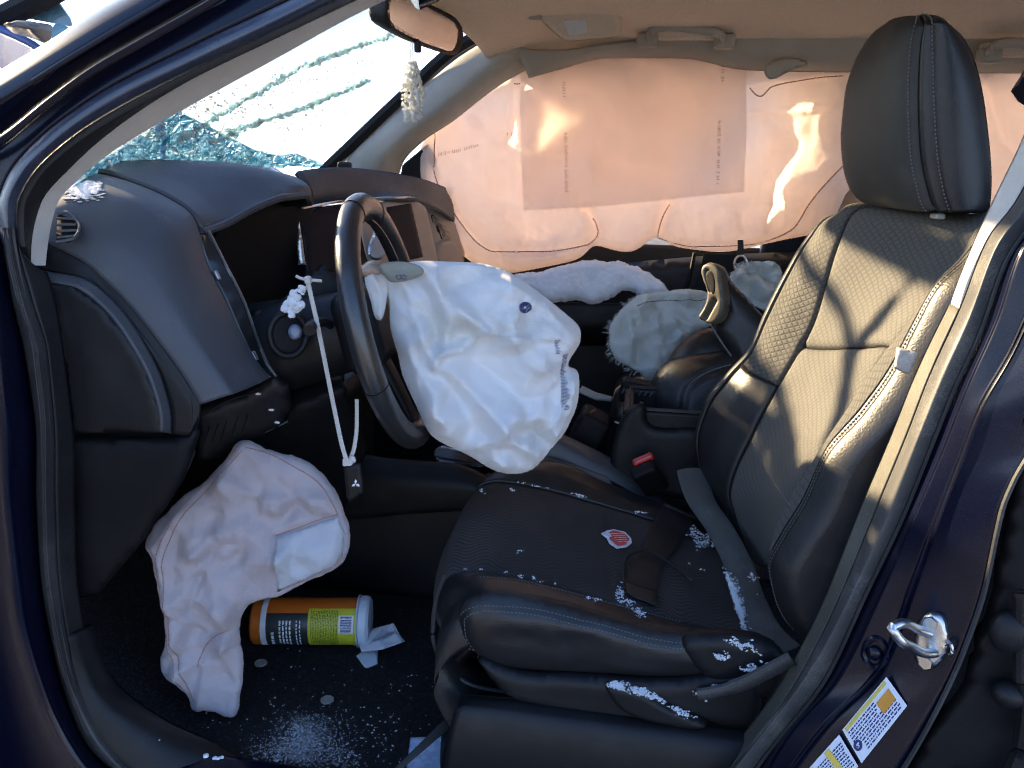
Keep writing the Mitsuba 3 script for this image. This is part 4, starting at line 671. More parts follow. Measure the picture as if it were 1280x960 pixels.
add(f'{DS}__backrest_shell', loft([[c[i]+np.array([.015, 0, -.005]) for i in range(0, 90, 6)] for c in (cols[0]+(.05, 0, 0), cols[3]+(.09, 0, 0), cols[5]+(.10, 0, 0), cols[8]+(.10, 0, 0), cols[10])], .01, 30, face=(1, 0, 0)), LEA, True)
for dj in (-1.1, 1.1):
    q = crv(np.stack([[np.interp(80+dj, np.arange(101), G2[i, :, a]) for a in range(3)] for i in range(3, 84)])+N2[3:84, 80]*.001, 260)
    add(f'{DS}__stitch_row', cat([tube(q[i:i+2], .0005, 4) for i in range(0, 258, 2)]), THR, kind='stuff')
add(f'{DS}__piping', seam(bm, [(941, 552), (960, 590), (988, 632)], .0010, .0004), THR)
add(f'{DS}__piping', tube(G2[split, 41:60]+N2[split, 41:60]*.001, .0016, 6), PLK)
add(f'{DS}__piping', tube(G2[lo, 24:40]+N2[lo, 24:40]*.001, .0012, 6), PLK)
tg = [G2[int(np.argmin([abs(G2[i, 81, 2]-at(1130, 437, .17)[2]) for i in range(90)])), 81]]
tO = at(1132, 450, .138); tpl = PL(tO, (-.3, -1, .1))
add(f'{DS}__side_tag', Pillow(tpl, [(1121, 434), (1140, 438), (1147, 441), (1138, 468), (1129, 466), (1117, 460)], .003, .004, .003, .003, wr=[(.002, 60, 60)], smooth=False).mesh, mat('tag_cloth', dusty((.30, .29, .27), (.40, .39, .37), 60.), .8), True, lab='pale cloth airbag tag on the backrest side')
# cushion
c2 = PX([(590, 622), (598, 606), (625, 600), (690, 612), (760, 632), (820, 650), (880, 676), (930, 700)], .53); c1 = PX([(620, 592), (640, 584), (690, 577), (760, 604), (830, 631), (890, 660), (925, 680)], .60)
c4 = PX([(550, 735), (562, 718), (590, 713), (640, 719), (700, 733), (760, 750), (850, 775), (930, 795), (980, 810)], .25); c5 = PX([(560, 768), (575, 750), (590, 741), (612, 736), (652, 740), (737, 760), (821, 782), (889, 791), (960, 800)], .185)
c3 = (crv(c2, 30)+crv(c4, 30))/2+np.array([-.012, 0, .006]); c0 = crv(c1, 30)+np.array([.0, .04, -.05]); c00 = crv(c1, 30)+np.array([.0, .045, -.14])
fr = [(.05, 0, -.13), (.004, 0, -.075), (-.012, 0, -.03)]
c6 = crv(c5, 30)+np.array([0, -.03, -.018]); c7 = crv(c5, 30)+np.array([0, -.04, -.07])
CC = [crv(app(c, fr), 90) for c in (c00, c0, c1, (crv(c1, 30)+crv(c2, 30))/2+np.array([0, 0, .006]), c2, c3, c4, (crv(c4, 30)+crv(c5, 30))/2+np.array([0, 0, .004]), c5, c6, c7)]
CG = across(CC)
CN = gnorm(CG); CN = CN if CN[50, 50, 2] > 0 else -CN
d4 = [10*k for k in range(11)]
gj = np.arange(101)[None, :]; gr2 = sum(np.exp(-((gj-d4[c])/.8)**2) for c in (4, 6))*.004; xs = int(np.argmin(np.linalg.norm(CG[:, d4[5]]-at(758, 690, .38), axis=1)))
gr2 = gr2+np.where((gj > d4[4]) & (gj < d4[6]), np.exp(-((np.arange(90)[:, None]-xs)/.8)**2)*.004, 0)
CG = CG-CN*gr2[..., None]+CN*(.006*(meshkit.fbm(CG*12, 3)-.5))[..., None]
cm = shell(CG, .01, (0, -.2, 1)); a_, b_ = d4[4], d4[6]
def cslab(G, name, m, lab=None):
    n, k, _ = G.shape; sh = shell(G, .01, (-.3, -.2, 1)); du = np.r_[0, np.cumsum(np.linalg.norm(np.diff(G[n//2], axis=0), axis=1))]; dv = np.r_[0, np.cumsum(np.linalg.norm(np.diff(G[:, k//2], axis=0), axis=1))]
    fl = (gnorm(G)@np.array([-.3, -.2, 1])).mean() < 0; U = np.stack(np.broadcast_arrays(dv[:, None], du[None, :]), -1); U = U[:, ::-1] if fl else U; add(f'{DS}__{name}', sh, m, True, uv=np.vstack([U.reshape(-1, 2)]*2), lab=lab)
cslab(CG[:, :a_+1], 'cushion_bolster', LEA, 'far leather bolster of the seat cushion'); cslab(CG[:, a_:b_+1], 'cushion_insert', FABW, 'patterned cloth middle of the seat cushion'); cslab(CG[:, b_:], 'cushion_bolster', LEA, 'near leather bolster of the seat cushion')
cb = np.stack([c for c in CG[:, ::10].transpose(1, 0, 2)], 0); add(f'{DS}__cushion_base', loft([CG[::8, j]+np.array([.02, 0, -.09]) for j in (20, 50, 80)], .02, 20, face=(0, 0, -1)), PLK, True)
spn = Pillow(YP(.150), [(574, 766), (580, 750), (595, 742), (613, 738), (652, 742), (737, 762), (821, 784), (889, 793), (912, 806), (912, 832), (850, 844), (760, 841), (700, 838), (640, 833), (612, 827), (592, 813), (578, 790)], .022, .05, .02, .005, [([(640, 765), (740, 775), (840, 800)], .006, .02)], [(.003, 14, 14)], 5); add(f'{DS}__cushion_side', spn.mesh, LEA, True, lab='black leather side of the seat cushion facing the doorway')
for k, pts in enumerate(([(588, 812), (578, 790), (577, 768), (586, 756), (610, 750), (650, 752), (737, 770), (821, 792), (885, 800)], [(594, 808), (584, 788), (583, 770), (592, 760), (612, 755), (650, 757), (737, 775), (821, 797), (885, 805)])):
    q = [spn.on(a, b, .0006) for a, b in crv(np.array(pts, float), 150)]; add(f'{DS}__stitch_row', cat([tube([q[i], q[i+1]], .0008, 4) for i in range(0, 149, 2)]), THR, kind='stuff')
q = drape(cm, [(600, 722), (640, 725), (700, 738), (760, 754), (850, 778)], .001, 120); add(f'{DS}__stitch_row', cat([tube(q[i:i+2], .0008, 4) for i in range(0, len(q)-1, 2)]), THR, kind='stuff')
vl = Pillow(YP(.135), [(596, 820), (640, 836), (700, 841), (760, 845), (850, 847), (912, 838), (948, 848), (940, 905), (870, 900), (800, 905), (700, 892), (640, 872), (612, 846)], .012, .02, .03, .006, [], [], 2); add(f'{DS}__side_cover', vl.mesh, PLB, True, lab='black plastic side cover below the seat cushion')
lv = Pillow(PL(vl.pl.O+np.array([0, -.014, 0])), [(757, 853), (775, 853), (806, 862), (838, 880), (884, 902), (880, 908), (832, 904), (784, 890), (764, 872)], .012, .01, .008, .004); add(f'{DS}__height_lever', lv.mesh, PLB, True, lab='seat height lever with snow on its top edge')
add(f'{DS}__recline_lever', tube(PX([(872, 868), (896, 864), (930, 854), (958, 840), (990, 823)], .105), [.009]*10+[.011]*20, 10, 30, .006), RUBL, lab='curved grey lever at the rear corner of the cushion')
add(f'{DS}__hinge_cover', Pillow(YP(.14), [(850, 800), (905, 790), (960, 800), (985, 830), (960, 870), (905, 860), (880, 845)], .014, .02, .03, .006).mesh, PLB, True)
rcov = loft(along([[(582, 868), (640, 872), (760, 888), (930, 910), (985, 925)], [(574, 880), (640, 888), (760, 905), (920, 926), (985, 940)], [(552, 975), (640, 985), (760, 990), (930, 1000), (985, 1005)]], [.13, .105, .085]), .02, 40); add(f'{DS}__rail_cover', rcov, PLB, True, lab='long black cover over the seat rail')
add(f'{DS}__rail_cover_end', loft(along([[(582, 868), (574, 880), (552, 975)], [(560, 872), (556, 890), (536, 975)]], [.13, .22]), .01, 12, face=(-1, 0, 0)), PLK, True)
add(f'{DS}__adjuster_bar', tube(PX([(556, 720), (544, 755), (541, 792), (547, 818), (570, 845), (602, 860), (640, 866)], .17), .0035, 8, 40), RUBL)
add(f'{DS}__rail', rbox((.36, .2, .10), (.5, .05, .06), .006), PLK); add(f'{DS}__rail', rbox((.36, .52, .10), (.5, .05, .06), .006), PLK)
for x in (.17, .5): add(f'{DS}__rail_foot', rbox((x, .36, .04), (.06, .40, .09), .01), PLK)
# headrest
HR = f'{DS}__headrest'
FF = PX([(1096, 256), (1082, 250), (1066, 232), (1058, 200), (1057, 160), (1062, 118), (1072, 86), (1088, 58), (1102, 42), (1112, 35)], .49); NF = PX([(1172, 266), (1166, 262), (1157, 238), (1149, 200), (1146, 160), (1145, 118), (1146, 84), (1148, 54), (1151, 36), (1153, 28)], .28)
NR = PX([(1228, 266), (1236, 258), (1238, 236), (1237, 200), (1233, 160), (1227, 118), (1219, 84), (1208, 56), (1196, 38), (1187, 31)], .285)
FR = FF+(NR-NF); Mf = (FF+NF)/2+np.array([-.022, -.005, 0]); Mn = (NF+NR)/2+np.array([0, -.02, 0]); Mr = (NR+FR)/2+np.array([.012, 0, 0]); Mx = (FF+FR)/2+np.array([0, .015, 0])
rowsH = []
base = [crv(c, 48) for c in (FF, Mf, NF, Mn, NR, Mr, FR, Mx)]
wt = [1, 1, 1, 1, 1, 1, 1, 1]
def hring(i):
    P = np.array([b[i] for b in base]); e = np.linalg.norm(np.diff(np.vstack([P, P[:1]]), axis=0), axis=1); t = np.r_[0, np.cumsum(e)]; t /= t[-1]
    cs = CubicSpline(t, np.vstack([P, P[:1]]), bc_type='periodic'); out = []
    for k in range(8): out.append(cs(np.linspace(t[k], t[k+1], 9)[:-1]))
    return np.vstack(out)
HG = np.array([hring(i) for i in range(48)]); top = HG[-1].mean(0)+np.array([0, 0, .010]); bot = HG[0].mean(0)
HG = np.concatenate([(HG[0]*.6+bot*.4)[None], HG]+[(HG[-1]*(1-k)+HG[-1].mean(0)*k)[None]+np.array([0, 0, h]) for k, h in ((.12, .005), (.3, .009), (.55, .012), (.8, .0135), (.97, .014))], 0); HG = np.concatenate([HG, HG[:, :1]], 1)
HNm = gnorm(HG); HNm = -HNm if (HNm[25, 28]@np.array([0, -1, 0]) < 0) else HNm
gv = np.exp(-((np.arange(65)-16)/.55)**2)*.004+np.exp(-((np.arange(65)-19)/.55)**2)*.004
HG = HG-HNm*gv[None, :, None]
add(f'{HR}', shell(HG[:, :17], .006, (-1, -.3, 0)), mat('headrest_lit_leather', dusty((.03, .029, .026), (.045, .043, .038), 20., .5, .85), .55, grain2, .0004, specular=.4), True, lab='leather headrest with double stitched edge'); add(f'{HR}__side_panel', shell(HG[:, 16:34], .006, (0, -1, 0)), LEA, True, lab='black side of the headrest'); add(f'{HR}__rear_panel', shell(HG[:, 33:], .006, (1, .3, 0)), LEA, True)  # front panel leather coloured lighter and warmer for the ceiling light on it
for j in (15.2, 17.5, 19.8):
    q = np.stack([[np.interp(j, np.arange(65), HG[i, :, a]) for a in range(3)] for i in range(2, 53)])+HNm[2:53, int(j)]*.0012; q = crv(q, 130)
    if j != 17.5: add(f'{HR}__stitch_row', cat([tube(q[i:i+2], .0010, 4) for i in range(0, 128, 2)]), THR, kind='stuff')
for a, b in (((1108, 262), .44), ((1178, 268), .32)): pst = at(a[0], a[1], b); add(f'{DS}__headrest_post', tube([pst+np.array([.035, 0, .03]), pst+np.array([.045, 0, -.06])], .006, 8), SILV); add(f'{DS}__headrest_guide', rbox(pst+np.array([.038, 0, -.010]), (.028, .028, .016), .005), PLB)
add(f'{DS}__headrest_guide', rbox(at(1172, 270, .30), (.012, .03, .008), .003), TRIMG)

# ------------------------------------------------------------------ center console, passenger seat, torn things between the seats
CO = 'center_console'; thing(CO, 'black center console between the front seats with its storage box standing open', 'console')
def kpart(n, me, m, smooth=40, lab=None): return add(f'{CO}__{n}', me, m, smooth, lab=lab)
kpart('tunnel', cat([rbox((.16, .76, .12), (1.0, .22, .26), .03), rbox((-.36, .76, .24), (.30, .26, .46), .04)]), PLB)
kpart('side_panel', loft(along([[(398, 572), (440, 566), (500, 574), (560, 578), (620, 600)], [(404, 600), (450, 604), (520, 608), (580, 612), (640, 622)], [(420, 650), (460, 648), (520, 642), (600, 640), (680, 650)]], [.66, .625, .63]), .008, 40), PLB, True, 'dark side panel of the console beside the pedals')
kpart('side_panel', loft(along([[(684, 534), (745, 562), (800, 595), (842, 632)], [(688, 546), (740, 574), (794, 606), (836, 642)], [(676, 572), (735, 590), (790, 616), (834, 650)]], [.70, .655, .64]), .008, 40), mat('console_grey', dusty((.05, .055, .062), (.08, .083, .09), 16.), .45, grain, .0001), True, 'blue grey edge of the console beside the seat')
kpart('side_panel', loft(along([[(672, 568), (730, 585), (760, 597)], [(668, 580), (728, 597), (770, 612)]], [.638, .632]), .006, 30), mat('console_brown', dusty((.085, .07, .05), (.11, .09, .065), 30.), .5), True, 'narrow brown strip of the console edge')
kpart('shifter_bezel', Pillow(PL(at(565, 565, .74), (.1, -.5, 1)), [(542, 566), (556, 556), (580, 560), (620, 566), (620, 580), (560, 580), (544, 576)], .004, .006, .03, .005).mesh, GLO, 30)
kpart('shifter_bezel__chrome_ring', tube(crv(PX([(548, 575), (544, 566), (552, 559), (566, 562), (580, 563), (600, 567)], .72), 30), .003, 6), SILV)
# storage box: four walls and a floor
bx0, bx1, by0, by1, bz0, bz1 = .375, .60, .69, .87, .24, .447
w = .014
for c, sz in (((.5*(bx0+bx1), by0, .34), (bx1-bx0, w, .21)), ((.5*(bx0+bx1), by1, .34), (bx1-bx0, w, .21)), ((bx0, .78, .34), (w*1.6, by1-by0+w, .212)), ((bx1, .78, .34), (w, by1-by0+w, .21))): kpart('box_wall', rbox(c, sz, .006), PLB)
kpart('box_floor', rbox((.49, .78, .32), (.22, .18, .02), .004), PLK)
kpart('box_rim', cat([tube([(bx0, by0, .448), (bx1, by0, .448), (bx1, by1, .448), (bx0, by1, .448)], .004, 6, closed=True)]), RUBL)
kpart('box_latch', rbox(at(801, 520, .71), (.012, .05, .05), .006), PLB)
kpart('box_front', Pillow(YP(.675), [(768, 545), (778, 520), (792, 506), (806, 506), (812, 530), (872, 536), (900, 560), (880, 620), (800, 610), (766, 590)], .01, .02, .02, .006).mesh, PLB, True)
kpart('dark_module', rbox(at(738, 535, .80), (.07, .09, .075), .012, rot((0, 1, 0), 25)), PLK)
kpart('dark_module', rbox(at(800, 490, .90), (.09, .06, .05), .008, rot((0, 1, 0), 8)), PLK)
for k in range(7): kpart('dark_module__rib', rbox(at(772+k*7, 488+k*.8, .865), (.004, .012, .012), .0015, rot((0, 1, 0), 30)), PLA)
kpart('bracket', Pillow(PL(at(745, 492, .92), (0, -.8, .6)), [(722, 490), (728, 482), (744, 490), (766, 496), (764, 502), (744, 500)], .004, .004, .006, .003, smooth=False).mesh, TRIMG, 30, 'pale broken plastic bracket on the console')
kpart('splinter', tube(PX([(728, 523), (744, 512)], .78), .0018, 5), mat('red_wire', (.30, .06, .03), .5), lab='thin reddish wire'); kpart('splinter', tube([at(768, 527, .72), at(776, 530, .72), at(782, 531, .72)], [.001, .003, .002], 6), TRIM, lab='white plastic splinter')
# buckle
thing('seat_belt_buckle', 'black seat belt buckle with a bright red release button beside the console', 'buckle')
Rb = frame(at(818, 566, .62)-at(791, 578, .62), (0, -.6, .8))
add('seat_belt_buckle__body', rbox(at(812, 598, .622), (.05, .028, .09), .008, Rb), PLK); add('seat_belt_buckle__release_button', rbox(at(804, 575, .612), (.042, .016, .016), .005, Rb), mat('red_button', (.45, .02, .015), .35), lab='red release button')
add('seat_belt_buckle__button_line', rbox(at(804, 574, .6035), (.034, .002, .002), .0008, Rb), mat('red_pale', (.6, .25, .2), .5))
# passenger seat
PS = 'passenger_seat'; thing(PS, 'black leather passenger seat behind the console with its bolster torn open', 'seat')
p1 = Pillow(PL(at(870, 500, .90), (.0, -1, .35)), [(812, 508), (812, 485), (820, 466), (838, 450), (872, 442), (930, 438), (980, 470), (960, 560), (880, 570), (830, 540)], .07, .08, .12, .007, [([(850, 520), (856, 490), (880, 470), (930, 455)], -.006, .006)], [(.006, 10, 10)], 2); add(f'{PS}__cushion', p1.mesh, LEA, True)
add(f'{PS}__cushion__stitch_line', p1.line([(852, 505), (858, 486), (880, 470), (910, 460)], .0012), THR)
p2 = Pillow(PL(at(880, 440, .97), (.1, -1, .3)), [(832, 470), (838, 445), (855, 425), (882, 410), (915, 412), (970, 430), (980, 480), (900, 490)], .05, .06, .10, .007, [([(836, 462), (870, 452), (920, 446)], -.01, .006)], [(.006, 10, 10)], 3); add(f'{PS}__backrest_bolster', p2.mesh, LEA, True); add(f'{PS}__backrest_bolster__piping', p2.line([(834, 466), (862, 455), (914, 448)], .0022), TRIMG)
add(f'{PS}__cushion_block', rbox((.56, 1.06, .30), (.46, .40, .22), .06), LEA); add(f'{PS}__backrest', rbox((.86, 1.08, .62), (.14, .46, .60), .06, rot((0, 1, 0), 18)), LEA)
p3 = Pillow(PL(at(915, 390, .93), (-.2, -1, .15)), [(898, 345), (905, 336), (914, 350), (932, 370), (955, 395), (985, 440), (930, 470), (912, 442), (892, 412), (902, 378)], .03, .04, .06, .006, [], [(.004, 12, 12)], 4); add(f'{PS}__torn_side_bolster', p3.mesh, LEA, True, lab='torn upright bolster of the passenger seat')
hookp = [(878, 336), (884, 329), (893, 329), (902, 336), (904, 352), (907, 376), (902, 398), (892, 406), (882, 402), (874, 397), (881, 384), (885, 364), (880, 350)]
add(f'{PS}__torn_side_bolster__frame_end', Pillow(PL(at(890, 365, .90), (-.6, -.8, .1)), hookp, .010, .008, .03, .003, [([(887, 340), (891, 362)], -.014, .004), ([(896, 376), (884, 398)], -.010, .005)]).mesh, mat('frame_tan', dusty((.075, .066, .05), (.14, .12, .085), 40.), .45), True, lab='exposed beige end of the broken seat frame')
add(f'{PS}__torn_side_bolster__slot', Pillow(PL(at(890, 350, .880), (-.6, -.8, .1)), [(883, 341), (889, 339), (894, 356), (892, 368), (886, 360)], .001, .002, .003, .003).mesh, PLK, 30)
add(f'{PS}__torn_side_bolster__loose_thread', tube(PX([(904, 362), (910, 380), (916, 391)], .89), .0012, 5, 12), PLK); add(f'{PS}__torn_side_bolster__loose_thread', tube(PX([(888, 405), (900, 425), (914, 445)], .885), .0022, 5, 12), THR)
for x in (.56,): add(f'{PS}__base', rbox((x, 1.06, .10), (.44, .38, .2), .02), PLK)
# torn grey airbag cloth with frayed edges
def torn(name, label, outl, Y, seed, fr_pts):
    thing(name, label, 'torn cloth'); tp = PL(at(outl[0][0]+40, outl[0][1]+10, Y), (.1, -1, .35))
    t = Pillow(tp, outl, .012, .02, .006, .004, [([(outl[0][0]+10, outl[0][1]), (outl[0][0]+60, outl[0][1]-20), (outl[0][0]+110, outl[0][1]-40)], .008, .012), ([(outl[0][0]+30, outl[0][1]+35), (outl[0][0]+70, outl[0][1]+5)], -.008, .012)], [(.016, 13, 13), (.007, 34, 34)], seed, edge=.006, crump=(24, .024, .045))
    add(f'{name}__cloth', t.mesh, BAGG, True); g = np.random.default_rng(seed); ms = []
    for a, b in crv(np.array(fr_pts, float), 130):
        p = t.on(a+g.normal(0, 1.), b+g.normal(0, 1.), .0); d = (g.normal(0, .35, 3)+np.array([-.8, -.3, g.uniform(-.6, .5)]))*g.uniform(.003, .013)*g.choice([.4, 1, 1.3]); ms.append(tube([p, p+d*.5, p+d+np.array([0, 0, -.003])], .0006, 4))
    add(f'{name}__frayed_edge', cat(ms), BAGG, False, kind='stuff', lab='frayed threads along the torn edge'); return t
t1 = torn('torn_airbag_cloth', 'torn grey green airbag cloth with frayed edge behind the driver airbag', [(762, 430), (763, 408), (776, 388), (798, 370), (832, 364), (866, 361), (888, 370), (896, 396), (880, 412), (850, 432), (836, 462), (816, 477), (796, 464), (774, 452)], 1.08, 21, [(832, 364), (798, 370), (776, 388), (762, 410), (762, 432), (774, 452), (796, 464), (814, 476)])
add('torn_airbag_cloth__seam', t1.line([(795, 384), (830, 376), (866, 378), (884, 374)], .001), THR)
t2 = torn('torn_airbag_cloth_001', 'second torn grey cloth piece beside the seat backrest, right of the broken frame end', [(912, 352), (922, 336), (944, 327), (968, 328), (978, 344), (972, 368), (956, 388), (934, 374)], 1.12, 22, [(914, 350), (922, 337), (944, 328)])
thing('belt_tongue', 'small pale blue seat belt tongue hanging under the curtain airbag', 'seat belt tongue'); add('belt_tongue__plate', tube(ring(PX([(921, 322), (930, 321), (931, 336), (920, 337)], 1.22), 24), .003, 6, closed=True), SILV); add('belt_tongue__webbing', quad(PX([(922, 300), (929, 300), (930, 322), (922, 322)], 1.225), .002), PLB, False)
# snow heap on the passenger door
thing('snow_heap', 'long heap of snow on the armrest of the passenger door', 'snow')
sh_ = Pillow(PL(at(740, 350, 1.27), (0, -1, .4)), [(628, 352), (645, 343), (680, 338), (708, 330), (740, 326), (776, 328), (806, 338), (830, 356), (836, 366), (820, 374), (800, 372), (785, 364), (765, 372), (745, 379), (715, 376), (690, 379), (660, 372), (636, 370)], .026, .03, .02, .0045, [], [(.008, 10, 12), (.004, 60, 60)], 31, edge=.008); add('snow_heap__mass', sh_.mesh, SNOW, True)
# ------------------------------------------------------------------ belts, sticker, cord and snow on the driver seat
thing('seat_belt', 'wide grey seat belt webbing lying across the rear of the driver seat cushion', 'seat belt')
sl = along([[(846, 588), (856, 622), (885, 667), (906, 710), (920, 750), (932, 790), (944, 830)]], [(.60, .20)])[0]; sr = along([[(884, 586), (893, 622), (916, 657), (942, 706), (957, 748), (972, 778), (1000, 806)]], [(.60, .20)])[0]
sl, sr = crv(sl, 40), crv(sr, 40)
for q in (sl, sr): q += (EYE-q)/np.linalg.norm(EYE-q, axis=1)[:, None]*.02*np.linspace(1, .6, 40)[:, None]
add('seat_belt__webbing', loft([sl, (sl+sr)/2+np.array([.004, -.006, .006]), sr], .002, 40, 10, (-1, -.5, .5)), mat('belt_grey', dusty((.055, .057, .055), (.085, .085, .078), 20.), .7, lambda p, n, uv: dr.sin(p.x*2600+p.z*1200)*.5+.5, .0003), True)
thing('black_strap', 'flat black strap folded on the driver seat cushion beside the red sticker', 'strap')
st = sheet(cm, [(842, 618), (812, 662), (802, 690), (781, 714), (779, 742)], [(876, 634), (846, 686), (826, 714), (820, 746), (819, 756)], .006, 24, 8, .002); add('black_strap__webbing', st, mat('strap_black', dusty((.010, .009, .009), (.018, .016, .015), 20.), .6), True)
add('black_strap__folded_end', sheet(cm, [(779, 733), (781, 744), (790, 752)], [(820, 744), (820, 754), (818, 762)], .010, 8, 6, .003), LEA, True)
thing('thin_black_cord', 'thin black cord looping over the strap on the seat cushion', 'cord'); add('thin_black_cord__cord', tube(drape(cm, [(779, 745), (777, 715), (786, 700), (803, 696), (826, 706), (846, 722), (858, 731)], .013, 40), .0024, 6), RUB); add('thin_black_cord__tip', tube(drape(cm, [(856, 730), (863, 735)], .013, 4), .003, 6), RUBL)
thing('torn_sticker', 'torn white and red paper sticker on the driver seat cushion', 'sticker')
def flake(mesh, pts, off, m, key, n=1): 
    q = np.array([hit(mesh, a, b, off) for a, b in pts]); c = q.mean(0); v = np.vstack([q, c]); k = len(q); f = [[i, (i+1) % k, k] for i in range(k)]
    nn = np.cross(q[1]-q[0], q[2]-q[0]); nn /= np.linalg.norm(nn); nn = nn if nn@(EYE-c) > 0 else -nn; v2 = np.vstack([v, v-nn*.0006]); F = f+[[a+k+1, b_2+k+1, c_2+k+1][::-1] for a, b_2, c_2 in f]+[[i, i+k+1, (i+1) % k+k+1] for i in range(k)]+[[i, (i+1) % k+k+1, (i+1) % k] for i in range(k)]
    me = trimesh.Trimesh(v2, F, process=False); me.fix_normals(); return add(key, me, m, False)
flake(cm, [(750, 669), (757, 665), (766, 664), (780, 667), (788, 675), (789, 681), (782, 686), (770, 688), (762, 682), (757, 675)], .004, PAPER, 'torn_sticker__paper')
flake(cm, [(758, 668), (766, 666), (779, 669), (786, 677), (780, 684), (771, 685), (763, 677)], .0052, mat('sticker_red', dusty((.50, .05, .05), (.42, .10, .09), 80.), .5), 'torn_sticker__red_print')
add('torn_sticker__print_lines', cat([tube([x for x in (hit(cm, 763+k*2+j, 671+k*2.4, .0064) for j in np.linspace(0, 16-k, 6))], .0005, 4) for k in range(5)]), PAPER); add('torn_sticker__hole', cat([lump(hit(cm, 767, 673, .006), .0016, 1, (1, 1, .3), 1), lump(hit(cm, 771, 676, .006), .0018, 2, (1, 1, .3), 1)]), PLK)
def snowpatch(name, label, mesh, spots, seed, extra=None):
    thing(name, label, 'snow'); g = np.random.default_rng(seed); cs = []
    for x, y, sx, sy, n, ang in spots:
        for _ in range(n):
            u, v = g.normal(0, sx), g.normal(0, sy); c, s_ = math.cos(ang), math.sin(ang); h = hit(mesh, x+u*c-v*s_, y+u*s_+v*c, .0005) if extra is None else extra(x+u*c-v*s_, y+u*s_+v*c)
            if h is not None: cs.append(h)
    cs = cs+[c+g.normal(0, .0022, 3)*[1, 1, .15] for c in cs for _ in range(4)]; add(f'{name}__grains', crumbs(cs, .0004, .0014, seed, 0, (1.2, 1.2, .8)), SNOW, True, kind='stuff')
def bpt(c, i): return c[int(i)]*(1-i%1)+c[min(int(i)+1, 39)]*(i%1)
stp = lambda x, y: (lambda j, i: bpt(sl, i)+(bpt(sr, i)-bpt(sl, i))*j+(EYE-bpt(sl, i))/np.linalg.norm(EYE-bpt(sl, i))*.006)(float(np.clip((x-np.interp(y, [588, 667, 750, 830], [846, 885, 920, 944]))/38, 0, 1)), float(np.clip(np.interp(y, [588, 667, 710, 750, 806], [0, 13, 22, 29, 37]), 0, 38.9)))
snowpatch('snow_patch', 'crumbly snow patch where the grey belt crosses the cushion, upper one', cm, [(866, 664, 7, 4, 40, .6), (882, 676, 8, 4, 45, .6), (872, 680, 5, 2, 18, .5)], 41)
snowpatch('snow_patch_001', 'larger white snow patch on the grey belt near the rear cushion corner', cm, [(915, 745, 6, 18, 200, -.15), (930, 716, 6, 3, 34, -.6), (900, 720, 5, 8, 50, .5), (935, 734, 4, 3, 16, -.7), (905, 740, 12, 3, 40, .7)], 42, stp)
snowpatch('snow_patch_002', 'thin snow in the seam of the near cushion edge below the strap', cm, [(776, 740, 2.5, 6, 16, 0), (784, 752, 7, 1.5, 16, .3), (796, 764, 5, 2, 22, .6), (745, 750, 6, 1, 8, .2)], 43)
snowpatch('snow_patch_003', 'snow line in the far seam of the driver seat cushion', cm, [(660, 605, 16, .8, 10, .2), (724, 619, 6, 1.0, 12, .3), (800, 641, 4, 1.5, 6, .3), (600, 616, 3, 1.5, 4, 0)], 44)
snowpatch('snow_patch_004', 'few scattered snow grains on the middle of the driver seat cushion', cm, [(640, 612, 4, 2, 4, 0), (650, 690, 3, 3, 2, 0), (690, 728, 60, 3, 10, .15), (850, 700, 14, 10, 5, 0)], 45)
snowpatch('snow_patch_005', 'narrow ridge of bluish snow along the seat height lever', lv.mesh, [(772, 857, 7, 2.2, 50, .15), (800, 864, 9, 2.6, 70, .3), (824, 873, 6, 2, 40, .4), (852, 890, 8, 2, 36, .5)], 46)
hc = lambda x, y: at(x, y, .10)
snowpatch('snow_patch_006', 'snow around the curved recline lever at the rear corner of the driver seat', cm, [(915, 857, 12, 1.5, 30, -.1), (876, 868, 6, 2, 14, .4), (942, 836, 8, 4, 30, -.3), (930, 806, 10, 3, 30, .3), (902, 822, 5, 2.5, 20, .2)], 47, lambda x, y: at(x, y, .118))
# ------------------------------------------------------------------ footwell: canister, papers, coins, snow
CN_ = 'wipes_canister'; thing(CN_, 'yellow and orange plastic wipes canister with white lid lying on the footwell floor', 'canister')
ca, cb_ = at(318, 776, Z=.050), at(455, 776, Z=.050); ax = cb_-ca; Lc = np.linalg.norm(ax); ax /= Lc; c_u = np.array([0, 0, 1.]); c_v = np.cross(ax, c_u); c_v /= np.linalg.norm(c_v); c_v = -c_v if c_v[1] > 0 else c_v; RC = .0435
def cyl(t0, t1, a0, a1, r, th=.0008, n=24, full=False):
    "a piece of the canister's skin: axial range, angle range in degrees (0 = up, 90 = towards the door)"
    t, a = np.meshgrid(np.linspace(t0, t1, 6)*Lc, np.radians(np.linspace(a0, a1, n)), indexing='ij')
    return shell(ca+t[..., None]*ax+r*(np.cos(a)[..., None]*c_u+np.sin(a)[..., None]*c_v), th, (0, -1, .6))
def disc(t0, t1, r, b=.004): return tube([ca+ax*(t0*Lc), ca+ax*(t0*Lc+b), ca+ax*(t1*Lc-b), ca+ax*(t1*Lc)], [r-b, r, r, r-b], 40)
ORG = mat('orange_plastic', (.55, .13, .015), .4); YEL = mat('yellow_label', (.52, .50, .03), .45); LID = mat('lid_plastic', (.55, .62, .68), .4); WHT = mat('white_print', (.7, .7, .72), .5); BLK = mat('label_black', (.02, .03, .03), .4); GRN = mat('dark_green_print', (.05, .09, .02), .5)
